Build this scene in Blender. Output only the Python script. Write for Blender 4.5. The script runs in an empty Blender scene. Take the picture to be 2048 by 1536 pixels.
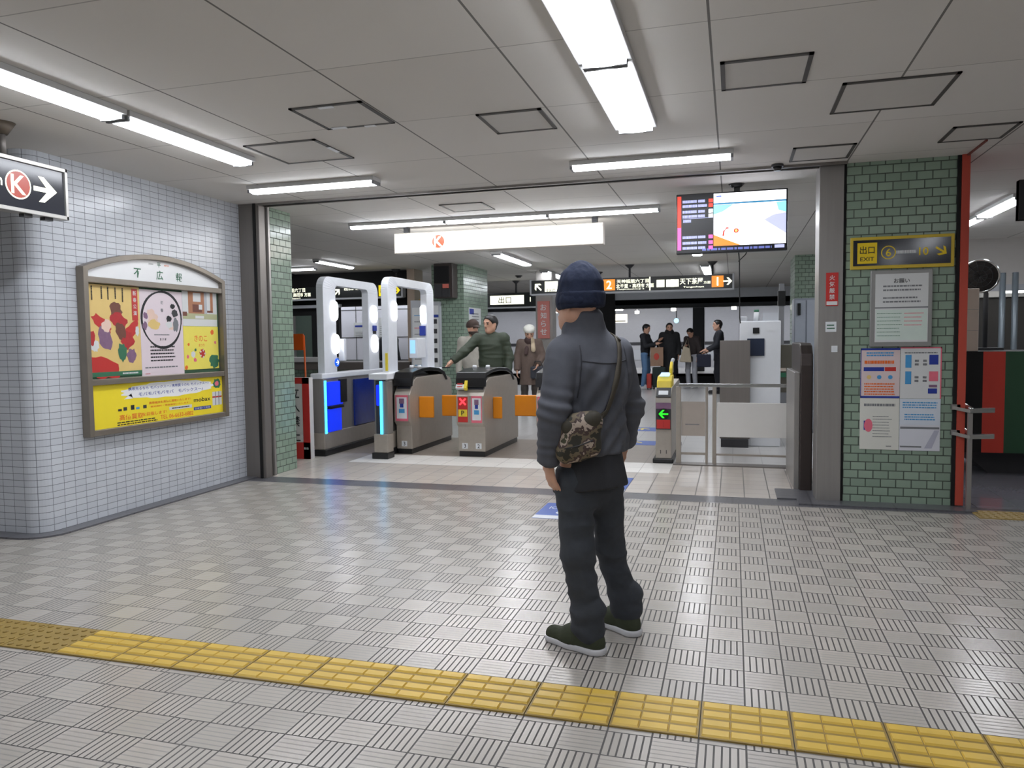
import bpy, bmesh, math, random
import numpy as np
from mathutils import Vector, Matrix
random.seed(7)
SC = bpy.context.scene
COL = SC.collection
R = math.radians
# ---------------------------------------------------------------- camera
YAW, PITCH, ROLL, FPX, CAMH = 0.284543631, -0.0578161706, -0.0122174402, 1514.557, 1.32542928
def cam_axes():
    cy, sy, cp, sp = math.cos(YAW), math.sin(YAW), math.cos(PITCH), math.sin(PITCH)
    f = Vector((-sy*cp, cy*cp, sp)); r = Vector((cy, sy, 0)); u = r.cross(f)
    c, s = math.cos(ROLL), math.sin(ROLL)
    return c*r + s*u, -s*r + c*u, f
cr, cu, cf = cam_axes()
cam = bpy.data.objects.new('camera', bpy.data.cameras.new('camera'))
COL.objects.link(cam)
cam.matrix_world = Matrix(((cr.x, cu.x, -cf.x, 0), (cr.y, cu.y, -cf.y, 0), (cr.z, cu.z, -cf.z, CAMH), (0, 0, 0, 1)))
cam.data.sensor_width = 36.0
cam.data.lens = FPX/2048*36.0
cam.data.clip_start = 0.05
cam.data.clip_end = 200
cam.data.dof.use_dof = True
cam.data.dof.focus_distance = 2.9
cam.data.dof.aperture_fstop = 10.0
SC.camera = cam
# ---------------------------------------------------------------- world, exposure
w = bpy.data.worlds.new('world'); SC.world = w; w.use_nodes = True
w.node_tree.nodes['Background'].inputs[0].default_value = (0.75, 0.8, 0.9, 1)
w.node_tree.nodes['Background'].inputs[1].default_value = 0.02
SC.view_settings.view_transform = 'Standard'
SC.view_settings.look = 'None'
SC.view_settings.gamma = 1.0
SC.view_settings.use_curve_mapping = False
SC.view_settings.exposure = 0.0
TUBE = 29.0          # radiance of the fluorescent tubes
SIGN = 5.0           # radiance of lit white sign faces
# ---------------------------------------------------------------- materials
def s2l(c):
    c = c/255.0
    return c/12.92 if c <= 0.04045 else ((c+0.055)/1.055)**2.4
def lin(c): return (s2l(c[0]), s2l(c[1]), s2l(c[2]), 1.0)
class NT:
    def __init__(s, name):
        s.m = bpy.data.materials.new(name); s.m.use_nodes = True
        s.t = s.m.node_tree; s.n = s.t.nodes; s.l = s.t.links
        s.b = s.n['Principled BSDF']
    def new(s, t, **k):
        n = s.n.new(t)
        for a, v in k.items(): setattr(n, a, v)
        return n
    def math(s, op, a, b=None, c=None):
        n = s.new('ShaderNodeMath', operation=op)
        for i, v in enumerate((a, b, c)):
            if v is None: continue
            if isinstance(v, (int, float)): n.inputs[i].default_value = v
            else: s.l.new(v, n.inputs[i])
        return n.outputs[0]
    def mix(s, f, a, b, blend='MIX'):
        n = s.new('ShaderNodeMix', data_type='RGBA', blend_type=blend)
        for i, v in ((0, f), (6, a), (7, b)):
            if isinstance(v, (int, float)): n.inputs[i].default_value = v
            elif isinstance(v, tuple): n.inputs[i].default_value = v
            else: s.l.new(v, n.inputs[i])
        return n.outputs[2]
    def noise(s, scale, detail=2.0, vec=None):
        n = s.new('ShaderNodeTexNoise'); n.inputs['Scale'].default_value = scale; n.inputs['Detail'].default_value = detail
        if vec is not None: s.l.new(vec, n.inputs['Vector'])
        return n.outputs[0]
    def pos(s):
        g = s.new('ShaderNodeNewGeometry'); x = s.new('ShaderNodeSeparateXYZ'); s.l.new(g.outputs['Position'], x.inputs[0])
        return x.outputs[0], x.outputs[1], x.outputs[2], g.outputs['Position']
    def set(s, k, v):
        if isinstance(v, (int, float, tuple)): s.b.inputs[k].default_value = v
        else: s.l.new(v, s.b.inputs[k])
    def bump(s, h, strength=0.3, dist=0.002):
        n = s.new('ShaderNodeBump'); n.inputs['Strength'].default_value = strength; n.inputs['Distance'].default_value = dist
        s.l.new(h, n.inputs['Height']); s.l.new(n.outputs[0], s.b.inputs['Normal'])
MATS = {}
def mat(name, c, rough=0.5, metal=0.0, vary=0.06, scale=14.0, bump=0.0, emit=0.0, coat=0.0, stretch=None):
    if name in MATS: return MATS[name]
    t = NT(name); a = lin(c)
    tc = t.new('ShaderNodeTexCoord').outputs['Object']
    if stretch:
        mp = t.new('ShaderNodeMapping'); mp.inputs['Scale'].default_value = stretch; t.l.new(tc, mp.inputs[0]); tc = mp.outputs[0]
    f = t.noise(scale, 3.0, tc)
    lo = tuple(x*(1-vary) for x in a[:3])+(1,); hi = tuple(min(1, x*(1+vary)) for x in a[:3])+(1,)
    col = t.mix(f, lo, hi)
    t.set('Base Color', col); t.set('Roughness', rough); t.set('Metallic', metal)
    if coat: t.set('Coat Weight', coat)
    if bump: t.bump(f, bump, 0.004)
    if emit:
        t.set('Emission Color', col); t.set('Emission Strength', emit)
    MATS[name] = t.m
    return t.m
def brick_mat(name, c1, c2, mortar, bw, bh, ms, offset, rough, u0=0.0, v0=0.0, patch=0.0):
    t = NT(name)
    uv = t.new('ShaderNodeUVMap').outputs[0]
    mp = t.new('ShaderNodeMapping'); mp.inputs['Location'].default_value = (-u0, -v0, 0); t.l.new(uv, mp.inputs[0])
    b = t.new('ShaderNodeTexBrick', offset=offset, offset_frequency=2, squash=1.0)
    t.l.new(mp.outputs[0], b.inputs['Vector'])
    b.inputs['Color1'].default_value = lin(c1); b.inputs['Color2'].default_value = lin(c2); b.inputs['Mortar'].default_value = lin(mortar)
    b.inputs['Scale'].default_value = 1.0; b.inputs['Mortar Size'].default_value = ms; b.inputs['Mortar Smooth'].default_value = 0.3
    b.inputs['Bias'].default_value = 0.0; b.inputs['Brick Width'].default_value = bw; b.inputs['Row Height'].default_value = bh
    col = b.outputs[0]
    if patch:
        n = t.noise(6.0, 2.0, mp.outputs[0]); col = t.mix(t.math('MULTIPLY', n, patch), col, lin(tuple(x*0.8 for x in c1)))
    t.set('Base Color', col)
    t.set('Roughness', t.math('ADD', t.math('MULTIPLY', b.outputs[1], 0.5), rough))
    t.bump(t.math('SUBTRACT', 1.0, b.outputs[1]), 0.4, 0.002)
    return t.m
def glow(name, c, strength, base=None):
    if name in MATS: return MATS[name]
    t = NT(name); a = lin(c)
    f = t.noise(3.0, 1.0, t.new('ShaderNodeTexCoord').outputs['Object'])
    col = t.mix(f, tuple(x*0.97 for x in a[:3])+(1,), a)
    t.set('Base Color', lin(base or c)); t.set('Roughness', 0.3)
    t.set('Emission Color', col); t.set('Emission Strength', strength)
    MATS[name] = t.m
    return t.m
# ---------------------------------------------------------------- mesh builder
TXT = {}
def text_geo(s):
    if s in TXT: return TXT[s]
    cu_ = bpy.data.curves.new('txt', 'FONT'); cu_.body = s; cu_.fill_mode = 'FRONT'; cu_.resolution_u = 3; cu_.offset = 0.01
    o = bpy.data.objects.new('txt', cu_); COL.objects.link(o)
    dg = bpy.context.evaluated_depsgraph_get()
    me = bpy.data.meshes.new_from_object(o.evaluated_get(dg))
    v = [(p.co.x, p.co.y) for p in me.vertices]; f = [tuple(p.vertices) for p in me.polygons]
    bpy.data.objects.remove(o); bpy.data.curves.remove(cu_); bpy.data.meshes.remove(me)
    if v:
        x0, x1 = min(p[0] for p in v), max(p[0] for p in v); y0, y1 = min(p[1] for p in v), max(p[1] for p in v)
        wv, hv = max(x1-x0, 1e-6), max(y1-y0, 1e-6)
        v = [((p[0]-x0)/wv, (p[1]-y0)/hv) for p in v]
        TXT[s] = (v, f, wv/hv)
    else: TXT[s] = ([], [], 1)
    return TXT[s]
class MB:
    def __init__(s): s.v = []; s.f = []; s.fm = []; s.mats = []; s.uv = {}; s.sm = []; s.X = None; s.pc = []; s.np = 0; s.joined = False
    def mi(s, m):
        if m not in s.mats: s.mats.append(m)
        return s.mats.index(m)
    def add(s, vs, fs, m, smooth=False, uvs=None):
        k = len(s.v); i = s.mi(m)
        if not s.joined: s.np += 1
        for p in vs:
            p = Vector(p)
            if s.X is not None: p = s.X @ p
            s.v.append(tuple(p))
        for n, f in enumerate(fs):
            if uvs: s.uv[len(s.f)] = uvs[n]
            s.f.append(tuple(k+j for j in f)); s.fm.append(i); s.sm.append(smooth); s.pc.append(s.np)
        return s
    def box(s, x0, x1, y0, y1, z0, z1, m):
        return s.add([(x0,y0,z0),(x1,y0,z0),(x1,y1,z0),(x0,y1,z0),(x0,y0,z1),(x1,y0,z1),(x1,y1,z1),(x0,y1,z1)],
                     [(0,3,2,1),(4,5,6,7),(0,1,5,4),(1,2,6,5),(2,3,7,6),(3,0,4,7)], m)
    def quad(s, a, b, c, d, m): return s.add([a, b, c, d], [(0,1,2,3)], m)
    def prism(s, pts, ext, m, smooth=False):
        """closed polygon of 3D points extruded by vector ext"""
        n = len(pts); ext = Vector(ext); P = [Vector(p) for p in pts]; Q = [p+ext for p in P]
        return s.add(P+Q, [tuple(range(n))[::-1], tuple(range(n, 2*n))] + [(i, (i+1) % n, n+(i+1) % n, n+i) for i in range(n)], m, smooth)
    def cyl(s, a, b, r, m, n=16, r2=None, smooth=True):
        a, b = Vector(a), Vector(b); d = (b-a).normalized()
        e = d.orthogonal().normalized(); g = d.cross(e); r2 = r if r2 is None else r2
        vs = [a+(e*math.cos(t)+g*math.sin(t))*r for t in (2*math.pi*i/n for i in range(n))]
        vs += [b+(e*math.cos(t)+g*math.sin(t))*r2 for t in (2*math.pi*i/n for i in range(n))]
        k = len(s.sm)
        s.add(vs, [(i, (i+1) % n, n+(i+1) % n, n+i) for i in range(n)]+[tuple(range(n))[::-1], tuple(range(n, 2*n))], m, smooth)
        s.sm[-1] = s.sm[-2] = False
        return s
    def tube(s, path, r, m, n=10):
        P = [Vector(p) for p in path]; rings = []
        for i, p in enumerate(P):
            d = ((P[min(i+1, len(P)-1)]-P[max(i-1, 0)])).normalized()
            up = Vector((0,0,1)) if abs(d.z) < 0.9 else Vector((1,0,0))
            e = d.cross(up).normalized(); g = e.cross(d)
            rings.append([p+(e*math.cos(t)+g*math.sin(t))*r for t in (2*math.pi*j/n for j in range(n))])
        vs = [q for r_ in rings for q in r_]
        fs = [(i*n+j, i*n+(j+1) % n, (i+1)*n+(j+1) % n, (i+1)*n+j) for i in range(len(P)-1) for j in range(n)]
        fs += [tuple(range(n))[::-1], tuple((len(P)-1)*n+j for j in range(n))]
        return s.add(vs, fs, m, True)
    def disc(s, c, ax, ay, m, n=28):
        c, ax, ay = Vector(c), Vector(ax), Vector(ay)
        return s.add([c+ax*math.cos(2*math.pi*i/n)+ay*math.sin(2*math.pi*i/n) for i in range(n)], [tuple(range(n))], m)
    def text(s, t, c, rx, up, m, w=None, h=None):
        """text centred at c; rx, up unit vectors; fitted to width w and/or height h"""
        v, f, asp = text_geo(t)
        if not v: return s
        c, rx, up = Vector(c), Vector(rx), Vector(up)
        if w is None: w = h*asp
        elif h is None: h = w/asp
        return s.add([c+rx*((p[0]-.5)*w)+up*((p[1]-.5)*h) for p in v], f, m)
    def bars(s, c, rx, up, m, w, h, n, fill=0.55, rag=0.25, seed=0):
        """n rows of small illegible print"""
        rr = random.Random(seed); c, rx, up = Vector(c), Vector(rx), Vector(up)
        for i in range(n):
            y = h*(0.5-(i+0.5)/n); x = -w/2; hh = h/n*fill/2
            end = w/2*(1-rr.random()*rag)
            while x < end:
                l = min(w*(0.03+rr.random()*0.07), end-x)
                s.quad(c+rx*x+up*(y-hh), c+rx*(x+l)+up*(y-hh), c+rx*(x+l)+up*(y+hh), c+rx*x+up*(y+hh), m)
                x += l+w*0.014
        return s
    def build_split(s, name, parent, bevel=0.0):
        """every separate piece becomes a part of its own"""
        out = []
        for p in sorted(set(s.pc)):
            q = MB(); fi = [i for i, a in enumerate(s.pc) if a == p]; used = sorted({v for i in fi for v in s.f[i]}); mp = {v: i for i, v in enumerate(used)}
            q.v = [s.v[v] for v in used]
            for i in fi:
                q.f.append(tuple(mp[v] for v in s.f[i])); q.fm.append(q.mi(s.mats[s.fm[i]])); q.sm.append(s.sm[i]); q.pc.append(1)
            out.append(q.build(name, parent, bevel=bevel))
        return out
    def build(s, name, parent=None, origin=None, bevel=0.0, seg=2):
        me = bpy.data.meshes.new(name)
        if origin is not None: o3 = Vector(origin)
        elif parent is not None: o3 = Vector(parent['_w'])
        else:
            xs = [p[0] for p in s.v]; ys = [p[1] for p in s.v]; zs = [p[2] for p in s.v]
            o3 = Vector(((min(xs)+max(xs))/2, (min(ys)+max(ys))/2, min(zs)))
        me.from_pydata([tuple(Vector(p)-o3) for p in s.v], [], s.f)
        for m in s.mats: me.materials.append(m)
        me.polygons.foreach_set('material_index', s.fm)
        me.polygons.foreach_set('use_smooth', s.sm)
        if s.uv:
            ul = me.uv_layers.new(name='UVMap')
            for fi, uvs in s.uv.items():
                p = me.polygons[fi]
                for j, li in enumerate(p.loop_indices): ul.data[li].uv = uvs[j]
        me.update()
        o = bpy.data.objects.new(name, me); COL.objects.link(o)
        o['_w'] = tuple(o3)
        if parent is not None:
            o.parent = parent; o.location = o3-Vector(parent['_w'])
        else: o.location = o3
        if bevel:
            b = o.modifiers.new('bevel', 'BEVEL'); b.width = bevel; b.segments = seg; b.limit_method = 'ANGLE'; b.angle_limit = R(40)
        return o
def tag(o, label=None, cat=None, group=None, kind=None):
    if label: o['label'] = label
    if cat: o['category'] = cat
    if group: o['group'] = group
    if kind: o['kind'] = kind
    return o
def thing(name, label, cat, loc, group=None):
    o = bpy.data.objects.new(name, None); COL.objects.link(o)
    o.location = loc; o['_w'] = tuple(loc); o.empty_display_size = 0.1
    return tag(o, label, cat, group)
def struct(o): o['kind'] = 'structure'; return o
def copy_tree(o, parent=None):
    c = o.copy(); COL.objects.link(c)
    if parent is not None: c.parent = parent
    for ch in [x for x in bpy.data.objects if x.parent == o]: copy_tree(ch, c)
    return c
def shift(o, loc):
    o.location = loc; return o
X_, Y_, Z_ = Vector((1,0,0)), Vector((0,1,0)), Vector((0,0,1))
# ---------------------------------------------------------------- palette
STEEL = mat('brushed_steel', (158,155,152), 0.36, 0.6, 0.10, 40, stretch=(1,1,0.05))
DSTEEL = mat('dull_steel', (122,117,113), 0.42, 0.4, 0.10, 30, stretch=(1,1,0.06))
GATE = mat('gate_steel', (168,160,150), 0.36, 0.25, 0.08, 20)
CHROME = mat('chrome', (205,208,208), 0.18, 1.0, 0.03)
BLACK = mat('black_plastic', (22,22,24), 0.35, 0, 0.1)
MBLACK = mat('matt_black', (14,14,15), 0.8, 0, 0.15)
DGREY = mat('dark_grey', (52,52,55), 0.5, 0, 0.1)
GREY = mat('mid_grey', (125,126,130), 0.5, 0, 0.06)
LGREY = mat('light_grey', (178,181,186), 0.45, 0, 0.04)
WHITE = mat('white_paint', (215,217,220), 0.4, 0, 0.03)
PAPER = mat('white_paper', (212,214,214), 0.55, 0, 0.04, 5)
CREAM = mat('cream_board', (206,192,178), 0.6, 0, 0.05)
ORANGE = mat('orange_flap', (226,138,20), 0.35, 0, 0.05)
VERM = mat('vermilion_paint', (182,72,56), 0.45, 0, 0.05)
RED = mat('red_paint', (192,50,46), 0.4, 0, 0.05)
YELLOW = mat('yellow_paint', (232,200,30), 0.4, 0, 0.06)
INK = mat('black_ink', (28,28,32), 0.6, 0, 0.1)
GINK = mat('grey_ink', (120,122,126), 0.6, 0, 0.1)
BLUE = mat('blue_ink', (34,56,150), 0.5, 0, 0.1)
LBLUE = mat('sky_blue_ink', (70,150,205), 0.5, 0, 0.1)
PINK = mat('pink_ink', (226,110,130), 0.5, 0, 0.1)
OINK = mat('orange_ink', (232,110,40), 0.5, 0, 0.1)
GREENI = mat('green_ink', (50,110,80), 0.5, 0, 0.1)
RIMG = mat('frame_bronze', (134,126,116), 0.38, 0.6, 0.08)
TILEW = brick_mat('white_wall_tile', (200,204,210), (192,196,203), (98,100,107), 0.0955, 0.0468, 0.002, 0.0, 0.22, 0.0, 0.012)
TILEG = brick_mat('green_wall_tile', (150,170,152), (134,154,138), (40,48,42), 0.1095, 0.066, 0.0048, 0.5, 0.2, 0.0, 0.0, 0.5)
TUBEM = glow('fluorescent_tube', (244,248,255), TUBE)
LITW = glow('lit_white', (255,252,246), SIGN)
LITTEXT = glow('lit_text', (250,250,225), 1.5)
LITOR = glow('lit_orange', (235,140,30), 0.9)
LITYE = glow('lit_yellow', (240,215,20), 0.9)
SIGNB = mat('sign_black', (26,30,30), 0.3, 0, 0.1)
# ---------------------------------------------------------------- floor
def floor_mat(name, base, base2, groove, rough, x0=-2.504, y0=0.078, T=0.15, depth=1.0):
    t = NT(name); px, py, pz, P = t.pos()
    u = t.math('DIVIDE', t.math('SUBTRACT', px, x0), T); v = t.math('DIVIDE', t.math('SUBTRACT', py, y0), T)
    iu, iv = t.math('FLOOR', u), t.math('FLOOR', v)
    fu, fv = t.math('SUBTRACT', u, iu), t.math('SUBTRACT', v, iv)
    odd = t.math('FLOORED_MODULO', t.math('ADD', iu, iv), 2.0)
    r = t.math('ADD', t.math('MULTIPLY', fu, odd), t.math('MULTIPLY', fv, t.math('SUBTRACT', 1.0, odd)))
    def near(a, k, wd):          # 1 close to multiples of 1/k
        q = t.math('MULTIPLY', a, k); q = t.math('SUBTRACT', q, t.math('ROUND', q))
        return t.math('LESS_THAN', t.math('ABSOLUTE', q), wd)
    rib = t.math('MULTIPLY', near(r, 6.0, 0.125), t.math('ADD', 0.5, t.math('MULTIPLY', odd, 0.5)))
    edge = t.math('MAXIMUM', near(fu, 1.0, 0.022), near(fv, 1.0, 0.018))
    # long joints every second row are wider
    m = t.math('MAXIMUM', t.math('MULTIPLY', rib, depth), edge)
    cv = t.new('ShaderNodeCombineXYZ'); t.l.new(iu, cv.inputs[0]); t.l.new(iv, cv.inputs[1])
    wn = t.new('ShaderNodeTexWhiteNoise', noise_dimensions='2D'); t.l.new(cv.outputs[0], wn.inputs['Vector'])
    col = t.mix(wn.outputs[0], lin(base), lin(base2))
    dirt = t.noise(1.3, 4.0, P)
    col = t.mix(t.math('MULTIPLY', dirt, 0.35), col, lin(tuple(x*0.82 for x in base)))
    col = t.mix(t.math('MULTIPLY', m, 0.88), col, lin(groove))
    t.set('Base Color', col)
    rn = t.math('ADD', t.math('MULTIPLY', t.noise(1.5, 1.0, P), 0.06), rough)
    t.set('Roughness', t.math('ADD', rn, t.math('MULTIPLY', m, 0.4)))
    t.set('Specular IOR Level', 0.5)
    t.bump(t.math('SUBTRACT', 1.0, m), 0.15, 0.001)
    return t.m
FLOOR1 = floor_mat('ribbed_floor_tile', (188,182,174), (176,171,164), (50,50,52), 0.20)
FLOOR2 = floor_mat('concourse_floor_tile', (206,197,188), (194,186,178), (100,98,96), 0.22, T=0.2, depth=0.0)
def plain_floor(name, c, rough, speck=0.1, T=0.3):
    t = NT(name); px, py, pz, P = t.pos()
    def near(a, wd):
        q = t.math('DIVIDE', a, T); q = t.math('SUBTRACT', q, t.math('ROUND', q)); return t.math('LESS_THAN', t.math('ABSOLUTE', q), wd)
    f = t.noise(60.0, 3.0, P); g = t.noise(1.2, 3.0, P)
    col = t.mix(f, lin(tuple(x*(1-speck) for x in c)), lin(tuple(min(255, x*(1+speck)) for x in c)))
    col = t.mix(t.math('MULTIPLY', g, 0.3), col, lin(tuple(x*0.85 for x in c)))
    col = t.mix(t.math('MULTIPLY', t.math('MAXIMUM', near(px, 0.012), near(py, 0.012)), 0.5), col, lin(tuple(x*0.6 for x in c)))
    t.set('Base Color', col); t.set('Roughness', rough); return t.m
GRANITE = plain_floor('dark_granite', (92,92,96), 0.28, 0.25, 0.6)
LIGHTT = plain_floor('pale_smooth_tile', (246,242,236), 0.25, 0.04)
LANE = plain_floor('lane_floor', (150,140,130), 0.35, 0.08)
POLISH = plain_floor('polished_floor', (128,128,136), 0.08, 0.06)
PLATF = plain_floor('platform_floor', (186,184,182), 0.3, 0.05)
m = MB()
m.quad((-10,-4,0),(6,-4,0),(6,6.24,0),(-10,6.24,0), FLOOR1)
m.quad((-10,6.24,0),(6,6.24,0),(6,6.5,0),(-10,6.5,0), GRANITE)
m.quad((-10,6.5,0),(1.7,6.5,0),(1.7,7.5,0),(-10,7.5,0), FLOOR2); m.quad((1.7,6.5,0),(6,6.5,0),(6,9.7,0),(1.7,9.7,0), POLISH)
m.quad((-10,7.5,0),(-4.1,7.5,0),(-4.1,8.1,0),(-10,8.1,0), FLOOR2)
m.quad((-4.1,7.5,0),(-.6,7.5,0),(-.6,8.1,0),(-4.1,8.1,0), LIGHTT)
m.quad((-.6,7.5,0),(1.7,7.5,0),(1.7,8.1,0),(-.6,8.1,0), FLOOR2)
m.quad((-10,8.1,0),(-.7,8.1,0),(-.7,9.7,0),(-10,9.7,0), LANE)
m.quad((-.7,8.1,0),(1.7,8.1,0),(1.7,9.7,0),(-.7,9.7,0), PLATF)
m.quad((-10,9.7,0),(6,9.7,0),(6,21.6,0),(-10,21.6,0), PLATF)
struct(m.build('floor', origin=(0,0,0)))
m = MB(); m.box(-14,8,21.6,29,-1.25,-1.2, MBLACK); m.box(-14,8,21.55,21.6,-1.2,-.001, DGREY); m.box(-14,8,29,29.05,-1.2,-.001, DGREY)
struct(m.build('floor_track_bed', origin=(0,25,-1.25)))
m = MB(); m.box(-14,8,29,36,-.1,0, PLATF); struct(m.build('floor_far_platform', origin=(0,32,-.1)))
# ---------------------------------------------------------------- ceiling
def ceil_mat(name, c, c2, x0, y0, T):
    t = NT(name); px, py, pz, P = t.pos()
    u = t.math('DIVIDE', t.math('SUBTRACT', px, x0), T); v = t.math('DIVIDE', t.math('SUBTRACT', py, y0), T)
    def near(a, wd):
        q = t.math('SUBTRACT', a, t.math('ROUND', a)); return t.math('LESS_THAN', t.math('ABSOLUTE', q), wd)
    cv = t.new('ShaderNodeCombineXYZ'); t.l.new(t.math('FLOOR', u), cv.inputs[0]); t.l.new(t.math('FLOOR', v), cv.inputs[1])
    wn = t.new('ShaderNodeTexWhiteNoise', noise_dimensions='2D'); t.l.new(cv.outputs[0], wn.inputs['Vector'])
    col = t.mix(wn.outputs[0], lin(c), lin(c2))
    col = t.mix(t.math('MULTIPLY', t.noise(0.9, 4.0, P), 0.35), col, lin(tuple(x*0.86 for x in c)))
    lx = t.math('MULTIPLY', near(u, 0.006), 0.8); ly = t.math('MULTIPLY', near(v, 0.004), 0.45)
    col = t.mix(t.math('MAXIMUM', lx, ly), col, lin((58,56,54)))
    t.set('Base Color', col); t.set('Roughness', 0.75); return t.m
CEILM = ceil_mat('ceiling_panel', (222,219,215), (214,210,205), .838, 3.41, .943)
HC = 2.67
m = MB(); m.box(-10,6,-4,21.5,HC,HC+.1, CEILM)
struct(m.build('ceiling', origin=(0,0,HC)))
m = MB(); m.box(-10,6,21.5,21.6,2.42,HC+.1, LGREY); struct(m.build('ceiling_edge_fascia'))
m = MB(); m.box(-14,8,29,36,2.80,2.9, LGREY); struct(m.build('ceiling_far_platform')); m = MB(); m.box(-14,8,28.9,29,2.45,2.6, LGREY); struct(m.build('ceiling_far_lip'))
m = MB(); m.box(-14,8,28.98,29.2,2.6,5.0, MBLACK); m.box(-14,8,21.6,29.2,5.0,5.1, MBLACK); struct(m.build('ceiling_tunnel'))
m = MB(); m.box(-4.62,.84,6.42,6.50,HC-.012,HC+.0, MBLACK); m.box(-4.62,.84,6.395,6.42,HC-.02,HC, DSTEEL); m.box(-4.62,.84,6.50,6.52,HC-.02,HC, DSTEEL)
struct(m.build('trim_1'))
# ---------------------------------------------------------------- walls
def wall_strip(name, path, z0, z1, material, thick=0.12, u0=0.0):
    """a wall along a plan polyline (visible side on the left of travel), uv = running length, height"""
    P = [Vector((p[0], p[1], 0)) for p in path]; m = MB(); s = u0; n = len(P)
    back = []
    for i, p in enumerate(P):
        d = (P[min(i+1, n-1)]-P[max(i-1, 0)]).normalized(); back.append(p+Vector((d.y, -d.x, 0))*thick)
    for i in range(n-1):
        a, b = P[i], P[i+1]; l = (b-a).length; z0v, z1v = Z_*z0, Z_*z1
        m.add([b+z0v, a+z0v, a+z1v, b+z1v], [(0,1,2,3)], material, True, [[(s+l,z0),(s,z0),(s,z1),(s+l,z1)]])
        c, d = back[i], back[i+1]
        m.add([c+z0v, d+z0v, d+z1v, c+z1v], [(0,1,2,3)], material, False, [[(0,0),(1,0),(1,1),(0,1)]])
        m.add([a+z1v, b+z1v, d+z1v, c+z1v], [(0,1,2,3)], material, False, [[(0,0),(0,0),(0,0),(0,0)]])
        s += l
    a, c = P[0], back[0]; m.add([a+Z_*z0, c+Z_*z0, c+Z_*z1, a+Z_*z1], [(0,1,2,3)], material, False, [[(0,z0),(.1,z0),(.1,z1),(0,z1)]])
    a, c = P[-1], back[-1]; m.add([c+Z_*z0, a+Z_*z0, a+Z_*z1, c+Z_*z1], [(0,1,2,3)], material, False, [[(0,z0),(.1,z0),(.1,z1),(0,z1)]])
    return struct(m.build(name, origin=(P[0].x, P[0].y, z0)))
# uv phase: along the wall joints fall at y = 4.089 + k*0.0955
arc = [(-4.74+.12*math.sin(a), 4.20-.12*math.cos(a)) for a in [R(10*i) for i in range(10)]]
wall_strip('wall_left', [(-4.62,6.42)] + [(p[0],p[1]) for p in arc[::-1]] + [(-9,4.08)], 0, HC, TILEW, u0=(-(6.42-4.089)) % 0.0955)
m = MB()
pts = [(-4.62,6.40)] + arc[::-1] + [(-9,4.08)]
out = [(-4.50,6.40)] + [(-4.74+.24*math.sin(a), 4.20-.24*math.cos(a)) for a in [R(10*i) for i in range(10)]][::-1] + [(-9,3.96)]
for i in range(len(pts)-1):
    m.add([(*pts[i],.012),(*out[i],.012),(*out[i+1],.012),(*pts[i+1],.012),(*out[i],0),(*out[i+1],0)], [(3,2,1,0),(1,2,5,4)], GRANITE)
struct(m.build('baseboard_left', origin=(-4.6,4.2,0)))
PLASTER = mat('plaster_wall', (188,186,184), 0.7, 0, 0.04)
for nm, b in (('wall_back', (-10,6,-4.1,-4)), ('wall_corridor', (-10,-9.9,-4,4.2)), ('wall_right', (6,6.1,-4,21.5)), ('wall_office_side', (-10,-9.9,6.5,21.5))):
    m = MB(); m.box(*b,0,HC, PLASTER); struct(m.build(nm))
m = MB(); m.box(-14,8,35,35.1,-.1,2.9, mat('far_wall_tile', (172,172,176), 0.4, 0, 0.05)); m.box(-14,8,34.98,35,1.02,1.16, DGREY); m.box(-14,8,34.97,35,.35,.8, LGREY); struct(m.build('wall_far_platform'))
for sx in (-14.1, 8):
    m = MB(); m.box(sx,sx+.1,21.6,36,-1.2,5, MBLACK); struct(m.build('wall_tunnel_end'))
def uvbox(m, x0, x1, y0, y1, z0, z1, material):
    for a, b in (((x0,y0),(x1,y0)), ((x1,y0),(x1,y1)), ((x1,y1),(x0,y1)), ((x0,y1),(x0,y0))):
        l = math.hypot(b[0]-a[0], b[1]-a[1])
        m.add([(*a,z0),(*b,z0),(*b,z1),(*a,z1)], [(0,1,2,3)], material, False, [[(0,z0),(l,z0),(l,z1),(0,z1)]])
    m.add([(x0,y0,z1),(x1,y0,z1),(x1,y1,z1),(x0,y1,z1)], [(0,1,2,3)], material, False, [[(0,0)]*4])
    return m
# left portal: steel guide and green tiled return
m = MB(); m.box(-4.62,-4.42,6.40,6.58,0,HC, DSTEEL); m.box(-4.455,-4.425,6.385,6.40,0,HC, MBLACK); m.box(-4.42,-4.395,6.40,6.50,0,HC, DSTEEL); m.box(-4.42,-4.395,6.55,6.58,0,HC, STEEL)
struct(m.build('pillar', bevel=.004))
m = MB(); uvbox(m,-5.6,-4.43,6.58,7.0,0,HC, TILEG); struct(m.build('pillar', origin=(-5,6.8,0)))
# right portal: steel guide, green pillar, red strip
m = MB(); m.box(.645,.825,6.47,6.75,0,HC, STEEL); m.box(.825,.845,6.485,6.7,0,HC, MBLACK); struct(m.build('pillar', bevel=.004))
m = MB(); uvbox(m,.845,1.612,6.49,7.2,0,HC, TILEG); struct(m.build('pillar', origin=(1.2,6.9,0)))
m = MB(); m.box(1.612,1.638,6.475,7.2,0,HC, MBLACK); m.box(1.638,1.692,6.46,7.2,0.02,HC, VERM); struct(m.build('trim_2', origin=(1.65,6.8,0)))
m = MB(); m.box(1.668,1.682,6.03,6.46,HC-.012,HC, mat('dull_red', (120,60,52), .6)); struct(m.build('trim_3'))
m = MB(); m.box(.5,1.75,6.30,6.49,0,.012, GRANITE); m.box(.35,.845,6.49,6.9,0,.012, GRANITE); struct(m.build('baseboard_right', origin=(1.1,6.4,0)))
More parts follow.
